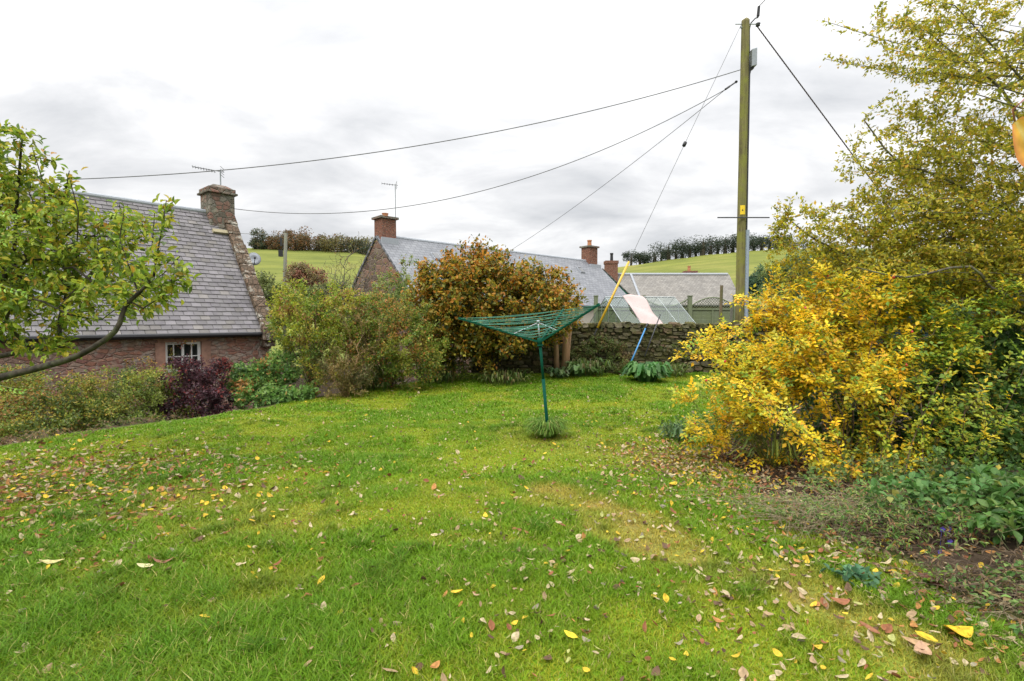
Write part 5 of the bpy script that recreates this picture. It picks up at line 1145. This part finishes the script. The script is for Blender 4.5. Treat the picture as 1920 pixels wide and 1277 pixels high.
# ------------------------------------------------------------------ flower border, lower right
grey = [((.25, .34, .08), 2.5), ((.32, .38, .12), 1.6), ((.13, .22, .05), 2.5), ((.34, .20, .09), 1.8), ((.12, .28, .04), 2)]
def stems_plant(name, label, c, n, l, h, r, lean, pal, nleaf, ll, bark, spread=.15, cat='plant', wr=.3, flat=.5):
    c = np.asarray(c, float); root = empty(name, c, label, cat); m = MB(); q, d = [], []
    for i in range(n):
        a = R.random() * 6.283; b = c + np.array([R.normal(), R.normal() * flat, 0]).clip(-1.7, 1.7) * spread; b[2] = g1(b[0], b[1]); L_ = l * (.5 + .8 * R.random())
        m.tube([c - [0, 0, .012], b - [0, 0, .012]], r, 3); pts = [b]; dr = np.array([math.cos(a) + lean[0], math.sin(a) * flat + lean[1], 0]) * L_; hh = h * (.4 + .9 * R.random())
        for f in (.33, .66, 1): pts.append(b + dr * f ** 1.3 + np.array([R.normal() * .02, R.normal() * .02, hh * math.sin(f * 1.9)]))
        m.tube(pts, [r, r * .8, r * .6, r * .3], 4)
        for k in range(nleaf):
            f = .25 + .75 * R.random(); j = min(int(f * 3), 2); t = f * 3 - j; q.append(pts[j] + (pts[j + 1] - pts[j]) * t); d.append(unit(pts[j + 1] - pts[j]) * .8 + rdir(1)[0])
    m.build('stems', M[bark], root)
    if nleaf:
        k = len(q); V, Fs, C = leaves(np.array(q), np.array(d), unit(rdir(k) * .6 + [0, 0, 1]), ll * (.6 + .8 * R.random(k)), ll * wr * np.ones(k), palette(pal, k), T_FINE)
        link('foliage', new_mesh('foliage', V, [Fs], M['leaf'], C), root)
    return root
stems_plant('lavender_clump', 'sprawling grey green clump with woody stems at the front of the border', gpt(2.55, 4.1), 190, .50, .22, .0022, (-.3, -.2), grey, 8, .036, 'straw', .30)
stems_plant('lavender_clump', 'second grey green stemmy clump, nearer and right of the first', gpt(2.75, 3.55), 140, .38, .20, .0022, (-.15, -.1), grey, 9, .036, 'stem_dark', .22)
stems_plant('dry_stem_heap', 'tangle of dead brown stems lying on the border edge at lower right', gpt(2.72, 2.95), 150, .34, .10, .0020, (.1, -.1), [((.16, .11, .06), 3), ((.25, .18, .09), 2), ((.12, .2, .05), 1)], 4, .035, 'stem_dark', .22)
stems_plant('dry_stem_heap', 'dead brown grass stems at the far lower right corner of the border', gpt(2.85, 2.62), 130, .26, .09, .0018, (.1, -.1), [((.16, .11, .06), 3), ((.25, .18, .09), 2), ((.12, .2, .05), 1)], 4, .03, 'straw', .18)
stems_plant('dry_stem_heap', 'pale dead stalks tangled through the first grey green clump', gpt(2.4, 3.8), 110, .48, .24, .0018, (-.1, -.1), grey, 0, .03, 'straw', .2)
ger = stems_plant('cranesbill', 'cranesbill plant with a few violet blue flowers in the border', gpt(3.15, 3.75), 46, .26, .30, .0025, (0, -.1), [((.08, .19, .04), 3), ((.14, .26, .07), 2), ((.26, .26, .06), .5)], 11, .055, 'stem_green', .20, wr=.8)
VIO = plain('violet_petal', (.13, .10, .48), .6, .2)
for (u, v, Y) in ((1778, 992, 3.45), (1790, 998, 3.45), (1766, 992, 3.42), (1826, 1010, 3.5), (1780, 1015, 3.4), (1762, 1034, 3.35)):
    c = P(u, v, Y); m = MB()
    for k in range(5):
        t = k * 1.2566 + R.random() * .2; o = np.array([math.cos(t), -.35, math.sin(t)]); o = unit(o); s = np.array([-math.sin(t), 0, math.cos(t)])
        m.add([c, c + o * .009 - s * .007, c + o * .019 - s * .006, c + o * .021, c + o * .019 + s * .006, c + o * .009 + s * .007], [(0, 1, 2, 3, 4, 5)])
    m.tube([c, c + np.array([.01, .02, -.12])], .0012, 4); m.build('flower', VIO, ger)
br = [((.07, .16, .03), 3), ((.12, .24, .05), 2), ((.18, .28, .06), 1)]
stems_plant('leafy_border_plant', 'mid green toothed-leaf plant right of the violet flowers', gpt(3.35, 3.35), 36, .24, .22, .0025, (0, 0), br, 10, .075, 'stem_green', .17, wr=.62)
stems_plant('leafy_border_plant', 'large leaved green plant at the right edge of the border, in front of the ivy', gpt(3.75, 3.75), 36, .25, .32, .0025, (0, 0), br, 9, .085, 'stem_green', .18, wr=.6)
stems_plant('leafy_border_plant', 'small blue green lobed plant on the lawn edge below the first grey clump', gpt(2.08, 3.02), 14, .12, .06, .002, (0, 0), [((.09, .20, .10), 2), ((.13, .26, .12), 1)], 7, .045, 'stem_green', .06, wr=.75)
stems_plant('dry_grass_clump', 'dead brown grass at the foot of the low shrubs on the far left lawn edge', gpt(-6.9, 7.3), 80, .34, .10, .003, (0, 0), [((.3, .2, .1), 1)], 2, .05, 'stem_dark', .45)
stems_plant('dry_grass_clump', 'brown dead stalks along the lawn edge below the low olive shrub', gpt(-6.35, 8.6), 60, .34, .10, .003, (0, 0), [((.3, .2, .1), 1), ((.15, .2, .05), 1)], 3, .05, 'stem_dark', .4)
stems_plant('weed_clump', 'small green weeds on the bare ground at the left foot of the rose bush', gpt(2.95, 7.7), 70, .22, .16, .003, (0, 0), [((.12, .22, .05), 2), ((.2, .28, .07), 1)], 8, .05, 'stem_green', .35, wr=.6)
stems_plant('leafy_border_plant', 'low green leafy cover between the two grey green stem clumps', gpt(2.75, 3.95), 70, .20, .16, .002, (0, -.1), [((.12, .24, .05), 3), ((.2, .32, .08), 2), ((.3, .3, .08), .7)], 9, .042, 'stem_green', .32, wr=.7)
stems_plant('leafy_border_plant', 'weedy green plants among brown leaves at the bottom right of the border', gpt(2.9, 2.85), 60, .16, .10, .002, (0, -.1), [((.11, .22, .05), 3), ((.2, .3, .07), 2), ((.28, .2, .08), 1)], 7, .036, 'stem_dark', .24, wr=.7)
stems_plant('leafy_border_plant', 'dull green stems and leaves behind the violet flowers under the rose bush', gpt(3.3, 4.5), 70, .24, .26, .002, (0, -.1), [((.10, .18, .04), 3), ((.18, .24, .06), 2), ((.34, .28, .06), 1)], 9, .045, 'stem_dark', .35, wr=.6)
stems_plant('leafy_border_plant', 'little bright green seedling patch below the dead brown stems', gpt(2.62, 2.42), 22, .12, .06, .002, (0, 0), br, 7, .04, 'stem_green', .09, wr=.7)
stems_plant('leafy_border_plant', 'lime green leafed sprig beside the brown curled leaf', gpt(2.5, 2.98), 10, .10, .08, .002, (0, 0), [((.3, .42, .05), 1), ((.2, .34, .05), 1)], 5, .035, 'stem_green', .004, wr=.75)

sprig()
shrub('wall_ivy', 'patchy green growth clinging to the middle of the drystone wall', 'climber', gpt(3.0, 14.7), [(1130, 650, 14.75, 45, 22, .10), (1090, 665, 14.7, 40, 16, .12), (1270, 660, 14.75, 40, 20, .08, .6), (1160, 675, 14.7, 40, 12, .1)], 160, 1600, .05, [((.07, .10, .025), 3), ((.10, .12, .03), 2), ((.14, .10, .04), 1)], 'bark_dark', rt=.002, nst=8, sp=.6, h=.4, spread=.06)
shrub('low_shrub', 'brownish green scrub filling the gap between the olive shrub and the copper beech bush', 'shrub', gpt(-1.9, 13.8), [(835, 670, 13.6, 45, 35, .4), (800, 640, 13.8, 40, 45, .4), (860, 690, 13.3, 35, 20, .3)], 200, 2600, .06, olive, rt=.003, nst=10, h=.7)
# ------------------------------------------------------------------ fallen leaves
LC = {'pale cream': (.46, .37, .22), 'yellow': (.62, .42, .04), 'orange brown': (.40, .19, .06), 'pinkish tan': (.36, .25, .14), 'dark brown': (.12, .072, .04), 'faded green': (.33, .34, .11), 'red brown': (.25, .10, .045), 'silvery grey': (.27, .235, .16)}
LW = [3.2, .8, 1.3, 2.2, 1.7, .8, 1.0, 1.2]
def leaf_mesh(seed, c):
    q = np.random.default_rng(seed); n, w_ = 7, 4; V, C = [], []; curl = q.uniform(.1, 1.3); roll = q.uniform(-1.1, 1.5); wid = q.uniform(.18, .36); sk = q.uniform(-.12, .12)
    for i in range(n + 1):
        f = i / n; wd = wid * math.sin(math.pi * (f * .95 + .03)) ** .8
        for j in range(w_ + 1):
            s = j / w_ * 2 - 1; V.append((s * wd + sk * math.sin(f * 3), f - .5, .02 + curl * .55 * (f - .5) ** 2 + roll * .35 * abs(s) * wd + q.normal() * .012)); k = 1 + q.normal() * .09 - .18 * (abs(s) < .1)
            C.append([x * k for x in c])
    V += [(-.012, -.5, .03), (.012, -.5, .03), (.0, -.72, .06)]; C += [[x * .6 for x in c]] * 3
    Fs = [(i * (w_ + 1) + j, i * (w_ + 1) + j + 1, (i + 1) * (w_ + 1) + j + 1, (i + 1) * (w_ + 1) + j) for i in range(n) for j in range(w_)] + [(len(V) - 3, len(V) - 2, len(V) - 1)]
    return np.array(V), Fs, np.array(C)
variants = []
for ci, (nm, c) in enumerate(LC.items()):
    for s in range(4):
        V, Fs, C = leaf_mesh(ci * 10 + s, c); variants.append((nm, V, Fs, C, new_mesh('fallen_leaf', V, Fs, M['leaf_dry'], C, smooth_=True)))
def litter():
    pts = []
    # even scatter over the near lawn, and drifts: left, along the bed, under the rose bush
    p1 = lawn_pts(5200, 1.9, 9.5); dens = .35 + .65 * smooth(p1[:, 0] - .1 * p1[:, 1], -1.2, 1.3); dens = np.maximum(dens, .9 * smooth(-p1[:, 0] / p1[:, 1], .55, .9)); p1 = p1[R.random(len(p1)) < dens * (1 - .35 * smooth(p1[:, 1], 5, 9))]
    p2 = np.stack([R.normal(-4.5, 1.2, 3400), R.normal(4.9, .95, 3400)], -1)
    y = R.uniform(2.2, 8.0, 900); p3 = np.stack([bed_x(y) - np.abs(R.normal(0, .55, 900)) + .15, y], -1)
    p4 = np.stack([R.normal(2.3, .75, 2600), R.normal(5.7, .7, 2600)], -1); p4 = p4[p4[:, 0] > .9 + .4 * R.random(len(p4))]
    p5 = np.stack([R.uniform(2.3, 5.0, 1700), R.uniform(3.6, 6.6, 1700)], -1)
    p6 = lawn_pts(500, 9, 14.5)
    p7 = lawn_pts(1100, 1.95, 4.2); p7 = p7[R.random(len(p7)) < .3 + .7 * smooth(p7[:, 0], -.8, 1.0)]; p8 = np.stack([R.uniform(2.25, 4.2, 1500), R.uniform(2.2, 4.6, 1500)], -1)
    yq = R.uniform(6.2, 11, 1500); p10 = np.stack([bed_x(yq) + R.normal(size=1500) * .35 + .35, yq], -1)
    cl = lawn_pts(90, 2.0, 6.5); p9 = (cl[:, None] + R.normal(size=(90, 9, 2)) * .09).reshape(-1, 2); p9 = p9[(p9[:, 0] > -.9 + .9 * R.random(len(p9)))]
    sets = [(p10, 4), (p9, 2), (p7, 2), (p8, 4), (p1, 0), (p2, 1), (p3, 2), (p4, 3), (p5, 4), (p6, 0)]; X, K = [], []
    for p, k in sets: X.append(p); K += [k] * len(p)
    X = np.concatenate(X); K = np.array(K); vis = (np.abs(X[:, 0]) < X[:, 1] * 1.04) & (X[:, 1] > 1.9) & (edge_s(X[:, 0], X[:, 1]) < .3) & (X[:, 1] < 15)
    X, K = X[vis], K[vis]; n = len(X); size = .026 + .036 * R.random(n) ** 1.8; size[R.random(n) < .03] *= 1.5; size[K == 1] *= 1.25; size[K >= 3] *= 1.05
    order = np.argsort(-(size / np.hypot(X[:, 0], X[:, 1]))); ww = np.array(LW); rnk = np.empty(n, int); rnk[order] = np.arange(n)
    V_, F_, C_ = [], [], []; k0 = 0
    for i in range(n):
        wq = ww.copy()
        if K[i] in (1,): wq = wq * [1, 2, 2.2, 1, .8, .5, 2.4, .6]
        if K[i] >= 3: wq = wq * [.8, 2.6, 3.2, 1, 2.2, .4, 1.5, .3]
        nm = R.choice(len(wq), p=wq / wq.sum()); v = variants[nm * 4 + R.integers(0, 4)]; x, y = X[i]; z = g1(x, y); lift = (.015 + .020 * R.random()) if x < bed_x(y) else .008
        rx, ry, rz = R.normal() * .45, R.normal() * .45, R.random() * 6.283
        Mx = Matrix.Translation((x, y, z + lift)) @ Matrix.Rotation(rz, 4, 'Z') @ Matrix.Rotation(rx, 4, 'X') @ Matrix.Rotation(ry, 4, 'Y') @ Matrix.Scale(float(size[i]), 4)
        if rnk[i] < 285:
            o = bpy.data.objects.new('fallen_leaf', v[4]); COL.objects.link(o); o.matrix_basis = Mx
            zone = 'at the left of the near lawn' if x / y < -.35 else ('in the middle of the near lawn' if x / y < .25 else ('on the near lawn towards the border' if x < bed_x(y) else 'on the border soil'))
            tag(o, v[0] + ' fallen leaf lying ' + zone, 'leaf', v[0] + ' fallen leaves ' + zone)
        else:
            A_ = np.array(Mx); V_.append(v[1] @ A_[:3, :3].T + A_[:3, 3]); F_.append([tuple(q + k0 for q in f) for f in v[2]]); C_.append(v[3] * R.uniform(.8, 1.2)); k0 += len(v[1])
    me = new_mesh('leaf_litter', np.concatenate(V_), [f for a in F_ for f in a], M['leaf_dry'], np.concatenate(C_), smooth_=True)
    tag(link('leaf_litter', me), 'small fallen autumn leaves strewn over the lawn and under the bushes', 'fallen leaves', kind='stuff')
litter()
def big_leaf(u, v, Y, size, c, rot, seed, label):
    p = P(u, v, Y); x, y = p[0], Y; V, Fs, C = leaf_mesh(seed, c); o = bpy.data.objects.new('fallen_leaf', new_mesh('fallen_leaf', V, Fs, M['leaf_dry'], C, smooth_=True)); COL.objects.link(o)
    o.matrix_basis = Matrix.Translation((x, y, g1(x, y) + .035)) @ Matrix.Rotation(rot, 4, 'Z') @ Matrix.Rotation(.15, 4, 'X') @ Matrix.Scale(size, 4); tag(o, label, 'leaf', 'large fallen leaves')
big_leaf(1795, 1222, 2.48, .155, (.66, .40, .025), 1.75, 101, 'large bright yellow leaf lying near the bottom right corner')
big_leaf(1735, 1232, 2.44, .09, (.62, .42, .03), .8, 102, 'smaller yellow leaf tucked left of the large bright yellow leaf')
big_leaf(1715, 1238, 2.40, .12, (.42, .27, .14), 1.3, 103, 'tan orange folded leaf beside the yellow leaves')
big_leaf(1722, 1268, 2.33, .15, (.42, .26, .16), 2.4, 104, 'large pinkish tan curled leaf at the bottom edge on the right')
big_leaf(1628, 1210, 2.5, .10, (.27, .12, .06), .5, 105, 'rust brown leaf left of the tan folded leaf')
big_leaf(305, 1058, 3.3, .12, (.30, .14, .09), 1.9, 106, 'large rusty pink leaf on the left half of the lawn')
big_leaf(272, 1076, 3.22, .10, (.60, .52, .28), 1.7, 107, 'pale yellow leaf touching the large rusty pink leaf')
big_leaf(97, 1068, 3.25, .13, (.52, .46, .20), 2.0, 108, 'long pale yellow green leaf near the left edge')
big_leaf(1748, 1100, 2.95, .15, (.20, .07, .045), .6, 109, 'dark red brown curled leaf against the dead border stems')
big_leaf(1572, 1152, 2.75, .11, (.30, .12, .06), 1.55, 110, 'slim rust red leaf on the lawn near the border edge')
big_leaf(1070, 1222, 2.47, .075, (.70, .52, .04), 1.0, 111, 'bright yellow leaf amid pale leaves at bottom centre')
